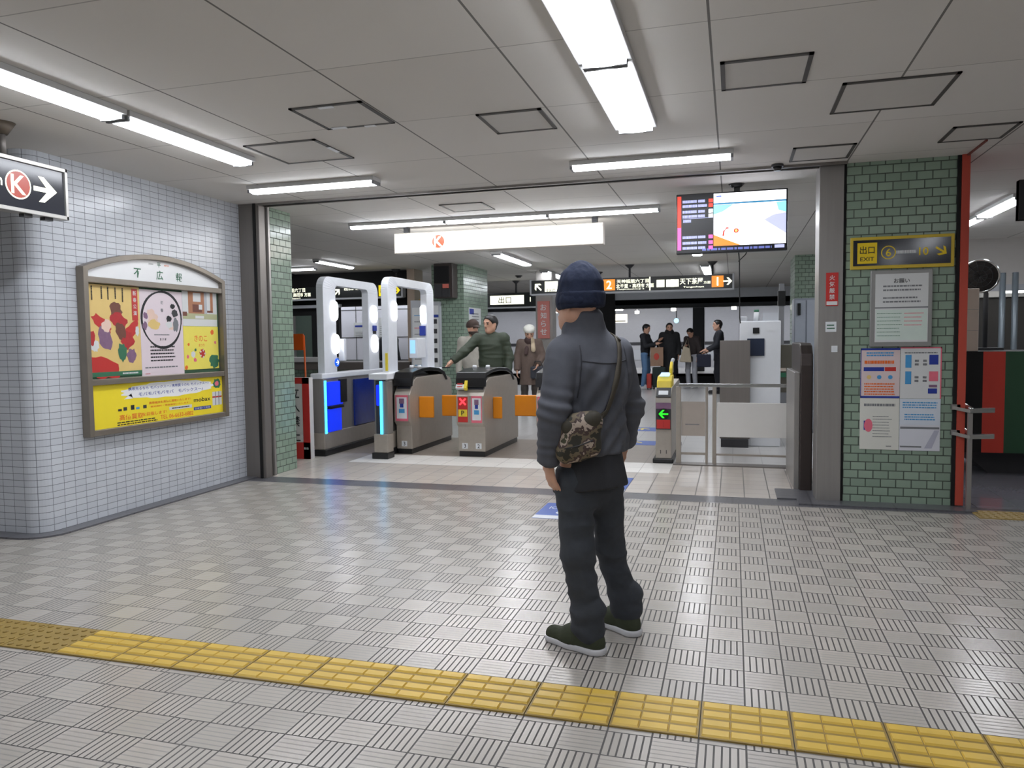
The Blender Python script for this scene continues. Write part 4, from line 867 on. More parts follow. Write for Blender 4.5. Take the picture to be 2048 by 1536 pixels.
def e1(m, y, a, b, c, d):
    W_, H_ = b-a, d-c; q = lambda u0,v0,u1,v1,mm,k=0: m.quad((a+u0*W_,y-.0002*k,c+v0*H_),(a+u1*W_,y-.0002*k,c+v0*H_),(a+u1*W_,y-.0002*k,c+v1*H_),(a+u0*W_,y-.0002*k,c+v1*H_), mm)
    q(0,0,1,.04,BLUE,1); q(0,.96,1,1,BLUE,1); q(0,0,.02,1,BLUE,1); m.bars((a+.5*W_,y-.0004,c+.88*H_), X_, Z_, LBLUE, .7*W_, .10*H_, 2, .6, .1, 1); m.bars((a+.5*W_,y-.0004,c+.72*H_), X_, Z_, OINK, .8*W_, .07*H_, 1, .9, .1, 2)
    q(.08,.54,.6,.62,BLUE,2); q(.62,.54,.9,.62,RED,2)
    for u in (.22,.48,.76): m.disc((a+u*W_,y-.0006,c+.42*H_),(.016,0,0),(0,0,.016), LBLUE if u > .3 else GOLD)
    m.bars((a+.5*W_,y-.0004,c+.18*H_), X_, Z_, OINK, .8*W_, .26*H_, 5, .5, .2, 4)
def e2(m, y, a, b, c, d):
    W_, H_ = b-a, d-c; q = lambda u0,v0,u1,v1,mm,k=0: m.quad((a+u0*W_,y-.0002*k,c+v0*H_),(a+u1*W_,y-.0002*k,c+v0*H_),(a+u1*W_,y-.0002*k,c+v1*H_),(a+u0*W_,y-.0002*k,c+v1*H_), mm)
    q(0,.975,1,1,PINK,1); q(.97,0,1,1,PINK,1)
    m.bars((a+.5*W_,y-.0004,c+.89*H_), X_, Z_, GINK, .8*W_, .05*H_, 1, .5, .1, 1)
    for v in (.60,.28):
        q(.12,v,.27,v+.25,LBLUE,2); q(.70,v+.06,.92,v+.25,BLUE if v > .5 else PINK,2)
        for u in (.36,.56): m.bars((a+(u+.04)*W_,y-.0004,c+(v+.10)*H_), X_, Z_, GINK, .10*W_, .14*H_, 2, .6, .2, int(u*100))
    q(.68,.10,.90,.20,BLUE,2); q(.70,.22,.9,.27,PURP,2)
def e3(m, y, a, b, c, d):
    W_, H_ = b-a, d-c; m.bars((a+.5*W_,y-.0004,c+.87*H_), X_, Z_, GINK, .8*W_, .07*H_, 1, .7, .1, 1); m.bars((a+.58*W_,y-.0004,c+.45*H_), X_, Z_, GINK, .5*W_, .45*H_, 8, .2, .4, 2)
    pts = [(a+(.22+.11*math.cos(t_))*W_, y-.0004, c+(.47+.13*math.sin(t_))*H_) for t_ in [2*math.pi*i/14 for i in range(14)]]; m.add(pts, [tuple(range(14))], PINK); m.quad((a+.10*W_,y-.0002,c+.38*H_),(a+.16*W_,y-.0002,c+.38*H_),(a+.16*W_,y-.0002,c+.56*H_),(a+.10*W_,y-.0002,c+.56*H_), BLUE); m.bars((a+.75*W_,y-.0004,c+.07*H_), X_, Z_, GINK, .15*W_, .03*H_, 1)
def e4(m, y, a, b, c, d):
    W_, H_ = b-a, d-c; q = lambda u0,v0,u1,v1,mm,k=0: m.quad((a+u0*W_,y-.0002*k,c+v0*H_),(a+u1*W_,y-.0002*k,c+v0*H_),(a+u1*W_,y-.0002*k,c+v1*H_),(a+u0*W_,y-.0002*k,c+v1*H_), mm)
    q(0,.50,1,1,mat('pale_blue_paper',(206,214,224),.5),1); m.bars((a+.5*W_,y-.0006,c+.88*H_), X_, Z_, LBLUE, .86*W_, .14*H_, 3, .5, .1, 1); m.bars((a+.5*W_,y-.0006,c+.65*H_), X_, Z_, LBLUE, .76*W_, .14*H_, 3, .5, .1, 2)
    q(.02,.42,.98,.46,GINK,2); q(.02,.06,.55,.09,GINK,2); m.add([(a+.62*W_,y-.0004,c+.05*H_),(a+.8*W_,y-.0004,c+.05*H_),(a+.98*W_,y-.0004,c+.40*H_),(a+.86*W_,y-.0004,c+.40*H_)], [(0,1,2,3)], mat('lilac_grey', (176,178,194), .5))
pp('blue rimmed poster, upper left of the four pillar posters', .962, 1.243, .838, 1.228, mat('pink_paper', (214,196,196), .5, 0, .04), e1)
pp('pink rimmed poster with blue boxes, upper right of the four pillar posters', 1.246, 1.532, .836, 1.234, PAPER, e2)
pp('off-white poster with a pink spot, lower left of the four pillar posters', .962, 1.243, .432, .836, mat('offwhite_paper', (214,214,206), .55, 0, .03), e3)
pp('pale blue and white poster with grey bands, lower right of the four pillar posters', 1.246, 1.530, .430, .834, mat('lilac_paper', (210,212,220), .5, 0, .03), e4)
m = MB(); y = 6.468; m.box(.70,.79,y-.004,y,1.565,1.825, RED)
for i, ch in enumerate('火気厳禁'): m.text(ch, (.745,y-.0046,1.785-.05*i), X_, Z_, PAPER, h=.04)
m.quad((.705,y-.0045,1.572),(.785,y-.0045,1.572),(.785,y-.0045,1.60),(.705,y-.0045,1.60), PAPER); tag(m.build('warning_plate'), 'small upright red plate with white characters on the steel post of the green pillar', 'sign')
m = MB(); m.box(.70,.78,y-.003,y,1.36,1.44, STKW); m.bars((.74,y-.0036,1.40), X_, Z_, GREENI, .06, .05, 2, .4); tag(m.build('sticker'), 'small square white sticker below the red plate on the steel post', 'sticker')
m = MB(); m.box(.745,.79,y-.003,y,1.20,1.25, STKW); m.disc((.765,y-.0035,1.235),(.012,0,0),(0,0,.014), STKW); tag(m.build('sticker'), 'smallest white sticker low on the steel post', 'sticker')
# ---------------------------------------------------------------- handrails, counter with striped cloth, fan
t = thing('handrail', 'two-tier stainless handrail with one post beside the red strip', 'handrail', (1.7, 6.42, 0))
for z in (.58, .775):
    m = MB(); m.box(1.60,1.66,6.46,6.485,z-.02,z+.02, STEEL); m.prism([(1.60,6.47,z-.015),(1.70,6.36,z-.035),(1.70,6.36,z-.01),(1.60,6.47,z+.01)], (0,.03,0), STEEL); m.prism([(1.70,6.36,z-.035),(1.865,6.37,z-.03),(1.865,6.37,z+.005),(1.70,6.36,z-.005)], (0,.04,0), CHROME)
    m.tube([(1.72,6.4,z-.01),(1.76,6.8,z-.0),(1.80,7.2,z+.0)], .016, CHROME); m.build('rail', t)
m = MB(); m.box(1.69,1.722,6.37,6.40,0,.74, STEEL); m.build('post', t, bevel=.003)
m = MB(); m.box(1.77,1.80,7.18,7.21,0,.78, STEEL); m.build('post', t, bevel=.003)
t = thing('counter', 'low counter fronted by black, red and green stripes at the right edge', 'counter', (3.0, 8.4, 0))
m = MB(); m.box(1.95,4.6,8.06,8.9,.22,1.165, MBLACK); m.box(2.0,4.6,8.1,8.85,.19,.22, DGREY); m.build('body', t)
m = MB(); sb = [1.95,2.247,2.43,2.62,2.80,2.99,3.18,3.37,3.56,3.75,3.94,4.13,4.32,4.51]; cols = [MBLACK, mat('persimmon', (208,64,48), .5), mat('stage_green', (40,84,56), .5)]
for i in range(len(sb)-1): m.box(sb[i],sb[i+1],8.04,8.06,.215,1.164, cols[i % 3])
m.build('striped_front', t)
m = MB(); m.prism([(2.15,8.2,.19),(2.35,8.2,.0),(4.6,8.2,.0),(4.6,8.2,.19)], (0,.5,0), DGREY); m.build('base', t)  # dark trapezoid stands in for the shade under the counter
t = thing('cream_box', 'tall cream box standing on the striped counter', 'box', (2.15, 8.3, 1.165))
m = MB(); m.box(2.03,2.225,8.12,8.42,1.166,1.76, CREAM); m.build('body', t, bevel=.006)
m = MB(); m.box(2.03,2.225,8.118,8.12,1.56,1.563, GREY); m.box(2.03,2.225,8.118,8.12,1.36,1.363, GREY); m.build('drawer_seam', t)
t = thing('round_fan', 'round black fan with silver lower rim above the cream box', 'fan', (2.47, 8.78, 1.166))
c = Vector((2.40,8.75,1.915)); d = Vector((-.28,-.85,-.25)).normalized()
m = MB(); m.cyl(c, c-d*.22, .165, BLACK, 32, r2=.12); m.cyl(c-d*.2, c-d*.34, .09, BLACK, 20); m.build('body', t)
e = d.orthogonal().normalized(); g_ = d.cross(e); m = MB(); n = 40
for r0, mm, th in ((.165, CHROME, .012), (.11, DGREY, .005), (.06, DGREY, .005)):
    m.tube([c+d*.006+(e*math.cos(2*math.pi*i/n)+g_*math.sin(2*math.pi*i/n))*r0 for i in range(n+1)], th, mm, 6)
for i in range(12): a = 2*math.pi*i/12; m.tube([c+d*.01, c+d*.008+(e*math.cos(a)+g_*math.sin(a))*.16], .003, DGREY, 5)
m.build('grille', t)
m = MB()
for i in range(5):
    a = 2*math.pi*i/5; p = e*math.cos(a)+g_*math.sin(a); q_ = e*math.cos(a+.9)+g_*math.sin(a+.9)
    m.prism([c-d*.03+p*.03, c-d*.03+p*.14, c-d*.05+q_*.13, c-d*.045+q_*.03], -d*.004, BLACK)
m.build('blade', t)
m = MB(); m.tube([c-d*.2, (2.47,8.80,1.74), (2.47,8.80,1.17)], .022, DGREY); m.box(2.34,2.6,8.66,8.88,1.166,1.19, DGREY); m.build('stand', t)
for x, lab in ((3.27,'left'), (3.41,'right')):
    m = MB(); m.cyl((x,11,0),(x,11,2.1),.035, mat('pole_grey', (96,104,110), .4, .4)); tag(m.build('grey_pole'), '%s of two thin grey poles behind the striped counter' % lab, 'pole')
m = MB(); m.box(2.6,5.5,14.6,14.7,1.95,2.06, LGREY); m.box(2.6,5.5,14.5,14.6,2.2,2.3, LGREY); tag(m.build('white_ledge'), 'pale ledge across the dark passage behind the grey poles', 'ledge')
m = MB(); m.box(4.1,4.6,13.8,13.9,1.98,2.07, FARL); tag(m.build('passage_lamp'), 'small bright lamp in the dark passage behind the grey poles', 'lamp')
# ---------------------------------------------------------------- station office and items round the far pillar
t = thing('office_counter', 'long dark topped counter of the station office on green tiles', 'counter', (-7.7, 13.1, .8))
m = MB(); m.box(-9.8,-5.75,12.95,13.9,.80,.95, mat('counter_edge', (92,86,82), .45, .2)); m.build('top', t, bevel=.01)
m = MB(); m.box(-9.8,-7.3,12.92,13.3,.95,1.04, mat('counter_shelf', (176,174,174), .4, .2)); m.build('shelf', t, bevel=.006)
m = MB(); m.box(-7.95,-7.62,13.7,13.76,1.17,1.42, DGREY); m.quad((-7.93,13.698,1.19),(-7.64,13.698,1.19),(-7.64,13.698,1.40),(-7.93,13.698,1.40), mat('monitor_dim', (60,62,70), .3)); m.box(-7.8,-7.77,13.72,13.75,.95,1.17, DGREY); tag(m.build('computer_monitor'), 'dim computer monitor inside the dark station office window', 'monitor')
m = MB()
for a, b, c_, d_ in ((-7.76,-7.24,1.44,1.74),): m.box(a,b,14.58,14.6,c_,d_, PAPER); m.quad((a+.03,14.578,1.64),(a+.25,14.578,1.64),(a+.25,14.578,1.68),(a+.03,14.578,1.68), BLUE); m.bars((a+.22,14.578,1.50), X_, Z_, GINK, .36, .1, 3, .3)
tag(m.build('wall_notice'), 'white notice with a blue line on the grey office panel', 'notice', 'office notices')
m = MB(); m.box(-7.19,-6.91,14.58,14.6,1.42,1.83, PAPER); m.quad((-7.10,14.578,1.72),(-7.03,14.578,1.72),(-7.03,14.578,1.79),(-7.10,14.578,1.79), RED); m.bars((-7.05,14.578,1.56), X_, Z_, GINK, .2, .2, 5, .3); tag(m.build('wall_notice'), 'white notice with a red mark on the grey office panel', 'notice', 'office notices')
m = MB(); m.box(-5.70,-5.45,13.3,13.34,.75,2.12, mat('mustard_poster', (206,170,60), .5, 0, .25, 6))
m.text('出口', (-5.60,13.298,1.98), X_, Z_, INK, w=.12); m.disc((-5.55,13.298,1.6),(.08,0,0),(0,0,.11), GOLD); m.disc((-5.6,13.297,1.2),(.07,0,0),(0,0,.10), OINK); tag(m.build('yellow_poster'), 'tall yellow poster between the beige post and map board', 'poster')
t = thing('map_board', 'white map board standing at the left face of the far green pillar', 'map', (-5.2, 12.9, 0))
m = MB(); m.box(-5.50,-5.13,12.45,12.55,0,2.05, LGREY); m.box(-5.13,-4.95,12.45,12.55,0,2.02, LGREY); m.build('frame', t, bevel=.006)
m = MB(); y = 12.447; m.quad((-5.47,y,.8),(-5.14,y,.8),(-5.14,y,1.92),(-5.47,y,1.92), PAPER); m.quad((-5.12,y,.8),(-4.97,y,.8),(-4.97,y,1.95),(-5.12,y,1.95), PAPER)
rr = random.Random(3)
for i in range(9): m.bars((-5.30,y-.002,.9+.11*i), X_, Z_, (LBLUE,GINK,PINK,GINK)[i % 4], .26, .05, 1, .3, .6, i)
for i in range(5): m.box(-5.09,-5.0,y-.004,y-.001,.95+.17*i,1.03+.17*i, DGREY)
m.quad((-5.12,y-.002,1.74),(-4.97,y-.002,1.74),(-4.97,y-.002,1.79),(-5.12,y-.002,1.79), BLUE)
m.build('map_sheet', t)
t = thing('indicator_cabinet', 'dark indicator cabinet with a small red label high on the far green pillar', 'cabinet', (-4.83, 12.4, 2.06))
m = MB(); m.box(-5.01,-4.66,12.35,12.6,2.07,HC, mat('cabinet_dark', (66,58,56), .4)); m.build('body', t, bevel=.01)
m = MB(); m.box(-5.0,-4.72,12.335,12.35,2.33,2.62, BLACK); m.box(-5.0,-4.86,12.335,12.35,2.09,2.31, DGREY); m.box(-4.85,-4.71,12.335,12.35,2.09,2.22, DGREY); m.build('front_panel', t)
m = MB(); m.box(-4.84,-4.73,12.333,12.35,2.24,2.31, mat('pale_red', (206,110,96), .5)); m.build('label_plate', t)
m = MB(); m.box(-4.549,-4.54,12.85,13.5,1.62,1.92, PAPER); m.quad((-4.538,12.86,1.80),(-4.538,13.1,1.80),(-4.538,13.1,1.9),(-4.538,12.86,1.9), BLUE); m.bars((-4.538,13.2,1.74), Y_, Z_, GINK, .4, .2, 4, .4); tag(m.build('pillar_notice'), 'white and blue notice on the right face of the far green pillar', 'notice')
m = MB(); m.box(-3.69,-3.45,14.46,14.5,1.35,2.08, mat('faded_red', (196,120,112), .5))
for i, ch in enumerate('お知らせ'): m.text(ch, (-3.57,14.457,1.96-.16*i), X_, Z_, PAPER, h=.12)
tag(m.build('column_banner'), 'faded red upright banner with white characters on the grey column', 'banner')
# ---------------------------------------------------------------- floor markings and tactile paving
DBLUE = mat('decal_blue', (62,96,176), .35); DWHITE = mat('decal_white', (214,218,226), .4)
def decal(label, x0, x1, y0, y1, dirn):
    m = MB(); z = .002; m.box(x0,x1,y0,y1,0,z, DBLUE)
    m.quad((x0,y0,z+.0005),(x1,y0,z+.0005),(x1,y0+.10,z+.0005),(x0,y0+.10,z+.0005), DWHITE)
    m.text('ICカード', ((x0+x1)/2,(y0+y1)/2+.1,z+.001), X_, Y_, DWHITE, w=(x1-x0)*.7, h=.10); m.disc(((x0+x1)/2,y0+.2,z+.001),(.05,0,0),(0,.05,0), DWHITE if dirn else GY); m.text('↑', ((x0+x1)/2,y1-.12,z+.001), X_, Y_, DWHITE, h=.12)
    tag(m.build('floor_sticker'), label, 'floor sticker', 'blue floor stickers')
decal('blue and white floor sticker nearest the man, at his left', -1.44, -1.06, 5.40, 5.93, 1)
decal('blue floor sticker showing at the right of the man by the dark floor band', -1.25, -.905, 6.50, 7.18, 1)
for (a, b, c_, d_), lab in (((-1.30,-.93,9.45,9.85),'blue floor sticker with yellow arrow beyond the gates, nearer one'), ((-1.36,-.99,10.9,11.35),'blue floor sticker with yellow arrow beyond the gates, farther one')):
    m = MB(); m.box(a,b,c_,d_,0,.002, DBLUE); m.X = Matrix(((1,0,0,0),(0,0,1,0),(0,1,0,.003),(0,0,0,1))); arrow(m, a+.09, (c_+d_)/2, 0, .12, R(90), GY); m.X = None; tag(m.build('floor_sticker'), lab, 'floor sticker', 'blue floor stickers')
TAC = mat('tactile_yellow', (206,172,72), .42, 0, .16, 7); TACB = mat('tactile_base', (148,124,64), .5, 0, .18, 9)
TX0, TY0, TY1 = -2.504, 2.505, 2.768
def tactile_bar(name='tactile_block'):
    m = MB(); W_, D_ = .296, TY1-TY0-.004
    m.box(-W_/2,W_/2,-D_/2,D_/2,0,.006, TACB)
    for k in range(4):
        c_ = -D_/2+D_*(k+.5)/4; hw = .018
        for a, b in ((-W_/2+.006,-W_/6-.0015),(-W_/6+.0015,W_/6-.0015),(W_/6+.0015,W_/2-.006)):
            vs = [(a,c_-hw-.006,.006),(b,c_-hw-.006,.006),(b,c_+hw+.006,.006),(a,c_+hw+.006,.006),(a+.003,c_-hw,.0115),(b-.003,c_-hw,.0115),(b-.003,c_+hw,.0115),(a+.003,c_+hw,.0115)]
            m.add(vs, [(4,5,6,7),(0,1,5,4),(1,2,6,5),(2,3,7,6),(3,0,4,7)], TAC)
    return m
def tactile_dot():
    m = MB(); W_, D_ = .296, TY1-TY0-.004; m.box(-W_/2,W_/2,-D_/2,D_/2,0,.006, TACB)
    for i in range(6):
        for j in range(5): m.cyl((-W_/2+W_*(i+.5)/6,-D_/2+D_*(j+.5)/5,.006),(-W_/2+W_*(i+.5)/6,-D_/2+D_*(j+.5)/5,.0105),.013, TACB, 10, r2=.008)
    return m
cy = (TY0+TY1)/2
ORD = ['first','second','third','fourth','fifth','sixth','seventh','eighth','ninth','tenth','eleventh','twelfth','thirteenth','fourteenth']
proto = None
for k in range(14):
    x = TX0+.3*(k-.5)
    if proto is None: o = proto = tactile_bar().build('tactile_block', origin=(0,0,0))
    else: o = proto.copy(); COL.objects.link(o)
    o.location = (x, cy, 0); tag(o, 'yellow tactile floor block with raised bars, %s of its row from the left' % ORD[k], 'tactile block', 'barred yellow tactile blocks')
proto = None
for k, lab in enumerate(('yellow tactile floor block with round dots, beside the first barred block','yellow dotted tactile floor block cut by the left photo edge','yellow dotted tactile floor block beyond the left photo edge')):
    if proto is None: o = proto = tactile_dot().build('tactile_block', origin=(0,0,0))
    else: o = proto.copy(); COL.objects.link(o)
    o.location = (TX0-.45-.3*k, cy, 0); tag(o, lab, 'tactile block', 'dotted yellow tactile blocks')
proto = None
for k, lab in enumerate(('pale yellow dotted block on the floor just right of the handrail','pale yellow dotted block at the right edge past the handrail','pale yellow dotted block farthest right past the handrail')):
    if proto is None: o = proto = tactile_dot().build('tactile_block', origin=(0,0,0))
    else: o = proto.copy(); COL.objects.link(o)
    o.location = (1.86+.3*k, 6.25, 0); tag(o, lab, 'tactile block', 'tactile blocks by the handrail')
# ---------------------------------------------------------------- people: smooth-union bodies polygonised into one continuous mesh each
from mathutils import noise as NZ
from mathutils.bvhtree import BVHTree
def V(*a): return np.array(a, float)
def nrm(v): v = np.asarray(v, float); return v/np.linalg.norm(v)
def cone(a, b, ra, rb=None, k=.03, sq=None, cut=None, sub=False):
    return dict(a=np.asarray(a, float), b=np.asarray(b, float), ra=ra, rb=ra if rb is None else rb, k=k, sq=sq, cut=cut or [], sub=sub)
def sdf_grid(prims, h, clips=()):
    lo = np.min([np.minimum(p['a'], p['b'])-max(p['ra'], p['rb']) for p in prims if not p['sub']], 0)-3*h
    hi = np.max([np.maximum(p['a'], p['b'])+max(p['ra'], p['rb']) for p in prims if not p['sub']], 0)+3*h
    n = np.ceil((hi-lo)/h).astype(int)+1
    D = np.full(n, 1.0, np.float32)
    for p in prims:
        r = max(p['ra'], p['rb'])+p['k']+.02
        i0 = np.maximum(0, np.floor((np.minimum(p['a'], p['b'])-r-lo)/h).astype(int)); i1 = np.minimum(n, np.ceil((np.maximum(p['a'], p['b'])+r-lo)/h).astype(int)+1)
        if np.any(i1 <= i0): continue
        g = [lo[c]+h*np.arange(i0[c], i1[c]) for c in range(3)]
        P = np.stack(np.meshgrid(*g, indexing='ij'), -1); q = P-p['a']; ba = p['b']-p['a']; f = 1.0
        if p['sq'] is not None:
            d, f = np.asarray(p['sq'][0], float), p['sq'][1]; q = q+(q@d)[..., None]*d*(1/f-1); ba = ba+(ba@d)*d*(1/f-1)
        L2 = ba@ba; t = np.clip((q@ba)/L2, 0, 1) if L2 > 1e-12 else np.zeros(q.shape[:-1])
        d = (np.linalg.norm(q-t[..., None]*ba, axis=-1)-(p['ra']+t*(p['rb']-p['ra'])))*(1 if f >= 1 else (f+1)/2)
        for pt, nn in p['cut']: d = np.maximum(d, (P-np.asarray(pt))@np.asarray(nn))
        S = tuple(slice(i0[c], i1[c]) for c in range(3)); A = D[S]; k = p['k']
        if p['sub']:
            hh = np.clip(.5-.5*(A+d)/k, 0, 1); D[S] = A*(1-hh)-d*hh+k*hh*(1-hh)
        else:
            hh = np.clip(.5+.5*(A-d)/k, 0, 1); D[S] = A*(1-hh)+d*hh-k*hh*(1-hh)
    if len(clips):
        G = np.stack(np.meshgrid(*[lo[c]+h*np.arange(n[c]) for c in range(3)], indexing='ij'), -1)
        for pt, nn in clips: D = np.maximum(D, (G-np.asarray(pt))@np.asarray(nn))
    return D, lo
def surface_nets(D, lo, h):
    n = np.array(D.shape); S = D < 0
    off = [(i, j, k) for i in (0, 1) for j in (0, 1) for k in (0, 1)]
    cnt = sum(S[o[0]:n[0]-1+o[0], o[1]:n[1]-1+o[1], o[2]:n[2]-1+o[2]].astype(np.int8) for o in off)
    mask = (cnt > 0) & (cnt < 8); cells = np.argwhere(mask)
    idx = np.full(mask.shape, -1, np.int64); idx[mask] = np.arange(len(cells))
    val = np.stack([D[cells[:, 0]+o[0], cells[:, 1]+o[1], cells[:, 2]+o[2]] for o in off], 1)
    acc = np.zeros((len(cells), 3)); c = np.zeros(len(cells)); O = np.array(off, float)
    for a in range(8):
        for b in range(a+1, 8):
            if np.abs(O[a]-O[b]).sum() != 1: continue
            m = (val[:, a] < 0) != (val[:, b] < 0); t = val[m, a]/(val[m, a]-val[m, b])
            acc[m] += O[a]+t[:, None]*(O[b]-O[a]); c[m] += 1
    verts = lo+h*(cells+acc/c[:, None]); faces = []
    for ax in range(3):
        u, v = (ax+1) % 3, (ax+2) % 3
        s0 = [slice(None)]*3; s1 = [slice(None)]*3; s0[ax] = slice(0, -1); s1[ax] = slice(1, None)
        A, B = S[tuple(s0)], S[tuple(s1)]; E = np.argwhere(A != B)
        E = E[(E[:, u] > 0) & (E[:, v] > 0) & (E[:, u] < n[u]-1) & (E[:, v] < n[v]-1)]
        du = np.zeros(3, int); du[u] = 1; dv = np.zeros(3, int); dv[v] = 1
        q = np.stack([idx[tuple((E-du-dv).T)], idx[tuple((E-dv).T)], idx[tuple(E.T)], idx[tuple((E-du).T)]], 1)
        fl = A[tuple(E.T)]; q[~fl] = q[~fl][:, ::-1]; faces.append(q)
    F = np.concatenate(faces); F = F[(F >= 0).all(1)]
    return verts, F
def soft(name, prims, h, mats, pick=None, parent=None, origin=None, clips=(), fold=None, relax=1):
    D, lo = sdf_grid(prims, h, clips); v, F = surface_nets(D, lo, h)
    for _ in range(relax):       # light smoothing
        acc = np.zeros_like(v); c = np.zeros(len(v))
        for a in range(4):
            for b in ((a+1) % 4, (a+3) % 4): np.add.at(acc, F[:, a], v[F[:, b]]); np.add.at(c, F[:, a], 1)
        v = v*.5+.5*acc/np.maximum(c, 1)[:, None]
    if fold:
        fn = np.cross(v[F[:, 2]]-v[F[:, 0]], v[F[:, 3]]-v[F[:, 1]]); N = np.zeros_like(v)
        for a in range(4): np.add.at(N, F[:, a], fn)
        N /= np.maximum(np.linalg.norm(N, axis=1), 1e-9)[:, None]
        amp, fr = fold[:2]; d = np.empty(len(v))
        for i, p in enumerate(v):
            a_ = NZ.noise(Vector((p[0]*fr[0], p[1]*fr[1], p[2]*fr[2]))); b_ = NZ.noise(Vector((p[0]*fr[0]*2.3+5, p[1]*fr[1]*2.3, p[2]*fr[2]*1.7)))
            d[i] = amp*((1-2*abs(a_))+.5*b_)
        if len(fold) > 2: d = d+fold[2](v, N)
        v = v+N*d[:, None]
    o3 = np.array(parent['_w'] if origin is None else origin, float)
    me = bpy.data.meshes.new(name); me.from_pydata((v-o3).tolist(), [], F.tolist())
    for m_ in mats: me.materials.append(m_)
    if pick is not None:
        fc = v[F].mean(1); me.polygons.foreach_set('material_index', pick(fc).astype(np.int32))
    me.polygons.foreach_set('use_smooth', np.ones(len(F), bool)); me.update()
    o = bpy.data.objects.new(name, me); COL.objects.link(o); o['_w'] = tuple(o3)
    if parent is not None: o.parent = parent; o.location = Vector(o3)-Vector(parent['_w'])
    else: o.location = Vector(o3)
    return o
UP = V(0, 0, 1)
SKIN = mat('skin', (206,160,136), .5, 0, .08); LIPS = mat('lips', (168,96,86), .5); EYE = mat('eye_dark', (30,24,22), .3); HAIRB = mat('hair_black', (22,20,20), .45, 0, .3, 60)
def rig(h, base, fwd, over=None):
    """joints of a standing person of height h; local x right, y forward, z up; returns world positions"""
    s = h/1.70
    J = dict(pel=(0,0,.92), wai=(0,0,1.06), che=(0,.0,1.27), nck=(0,-.01,1.43), hed=(0,.03,1.585),
             hipL=(-.095,0,.89), hipR=(.095,0,.89), kneL=(-.105,.03,.49), kneR=(.105,.03,.49), ankL=(-.11,-.02,.085), ankR=(.11,-.02,.085),
             shL=(-.175,-.01,1.385), shR=(.175,-.01,1.385), elL=(-.235,-.03,1.11), elR=(.235,-.03,1.11), wrL=(-.235,.06,.87), wrR=(.235,.06,.87),
             toeL=(-.12,.17,.03), toeR=(.12,.17,.03))
    if over: J.update(over)
    f = nrm(V(fwd[0], fwd[1], 0)); r = V(f[1], -f[0], 0); b = V(*base)
    return {k: b+s*(v[0]*r+v[1]*f+v[2]*UP) for k, v in J.items()}, f, r, s
def hand(w_, d, n, t, s=1.0, curl=.5, k=.008):
    """palm and five fingers: d along the hand, n out of the back of the hand, t towards the thumb"""
    d, n, t = nrm(d), nrm(n), nrm(t); P = []
    P.append(cone(w_-d*.01*s, w_+d*.03*s, .027*s, .033*s, .012, (n, .55)))
    P.append(cone(w_+d*.03*s, w_+d*.075*s, .034*s, .036*s, .012, (n, .45)))
    for o_, l in ((.031,.070),(.0105,.080),(-.0105,.075),(-.031,.058)):
        b = w_+d*.085*s+t*o_*s; a1 = curl*.6; a2 = curl*1.6
        e1 = b+(d*math.cos(a1)-n*math.sin(a1))*l*.5*s; e2 = e1+(d*math.cos(a2)-n*math.sin(a2))*l*.5*s
        P += [cone(b, e1, .0098*s, .009*s, k), cone(e1, e2, .009*s, .0078*s, k)]
    b = w_+d*.025*s+t*.026*s; e1 = b+nrm(d*.65+t*.75-n*.2)*.036*s; e2 = e1+nrm(d*.85+t*.35-n*.4)*.03*s
    return P+[cone(b, e1, .013*s, .011*s, .01), cone(e1, e2, .0105*s, .009*s, k)]
def head_prims(c, f, s=1.0):
    r = V(f[1], -f[0], 0); r = nrm(r); u = nrm(np.cross(r, f))
    q = lambda x, y, z: c+s*(x*r+y*f+z*u)
    P = [cone(q(0,-.018,.03), q(0,.012,.03), .083*s, .083*s, .02, (r, .93)), cone(q(0,.03,-.015), q(0,.048,-.085), .066*s, .036*s, .03, (r, .95)),
         cone(q(-.035,.0,-.05), q(0,.045,-.085), .045*s, .035*s, .03), cone(q(.035,.0,-.05), q(0,.045,-.085), .045*s, .035*s, .03),
         cone(q(-.03,.085,.022), q(.03,.085,.022), .014*s, None, .02), cone(q(0,.092,.01), q(0,.108,-.03), .009*s, .0135*s, .012), cone(q(-.012,.094,-.034), q(.012,.094,-.034), .009*s, None, .01),
         cone(q(-.016,.086,-.062), q(.016,.086,-.062), .010*s, None, .012)]
    for sx in (-1, 1):
        P += [cone(q(sx*.082,-.012,.015), q(sx*.084,-.008,-.022), .022*s, .016*s, .008, (nrm(r+.25*f*sx), .4))]
        P += [cone(q(sx*.032,.094,.006), q(sx*.032,.096,.006), .012*s, None, .008, None, None, True)]
    return P, q
def face_pick(q, s, base=None):
    eyes = [q(-.032,.082,.006), q(.032,.082,.006)]; mouth = q(0,.094,-.062); r = nrm(q(1,0,0)-q(0,0,0)); u = nrm(q(0,0,1)-q(0,0,0))
    brow = [q(-.033,.094,.027), q(.033,.094,.027)]
    def pick(c):
        m_ = np.zeros(len(c)) if base is None else base(c)
        for e in eyes: m_[np.linalg.norm(c-e, axis=1) < .0125*s] = 1
        for e in brow:
            d = c-e; m_[(abs(d@r) < .018*s) & (abs(d@u) < .005*s) & (np.linalg.norm(d, axis=1) < .03*s)] = 1
        d = c-mouth; m_[(abs(d@r) < .022*s) & (abs(d@u) < .007*s) & (np.linalg.norm(d, axis=1) < .03*s)] = 2
        return m_
    return pick
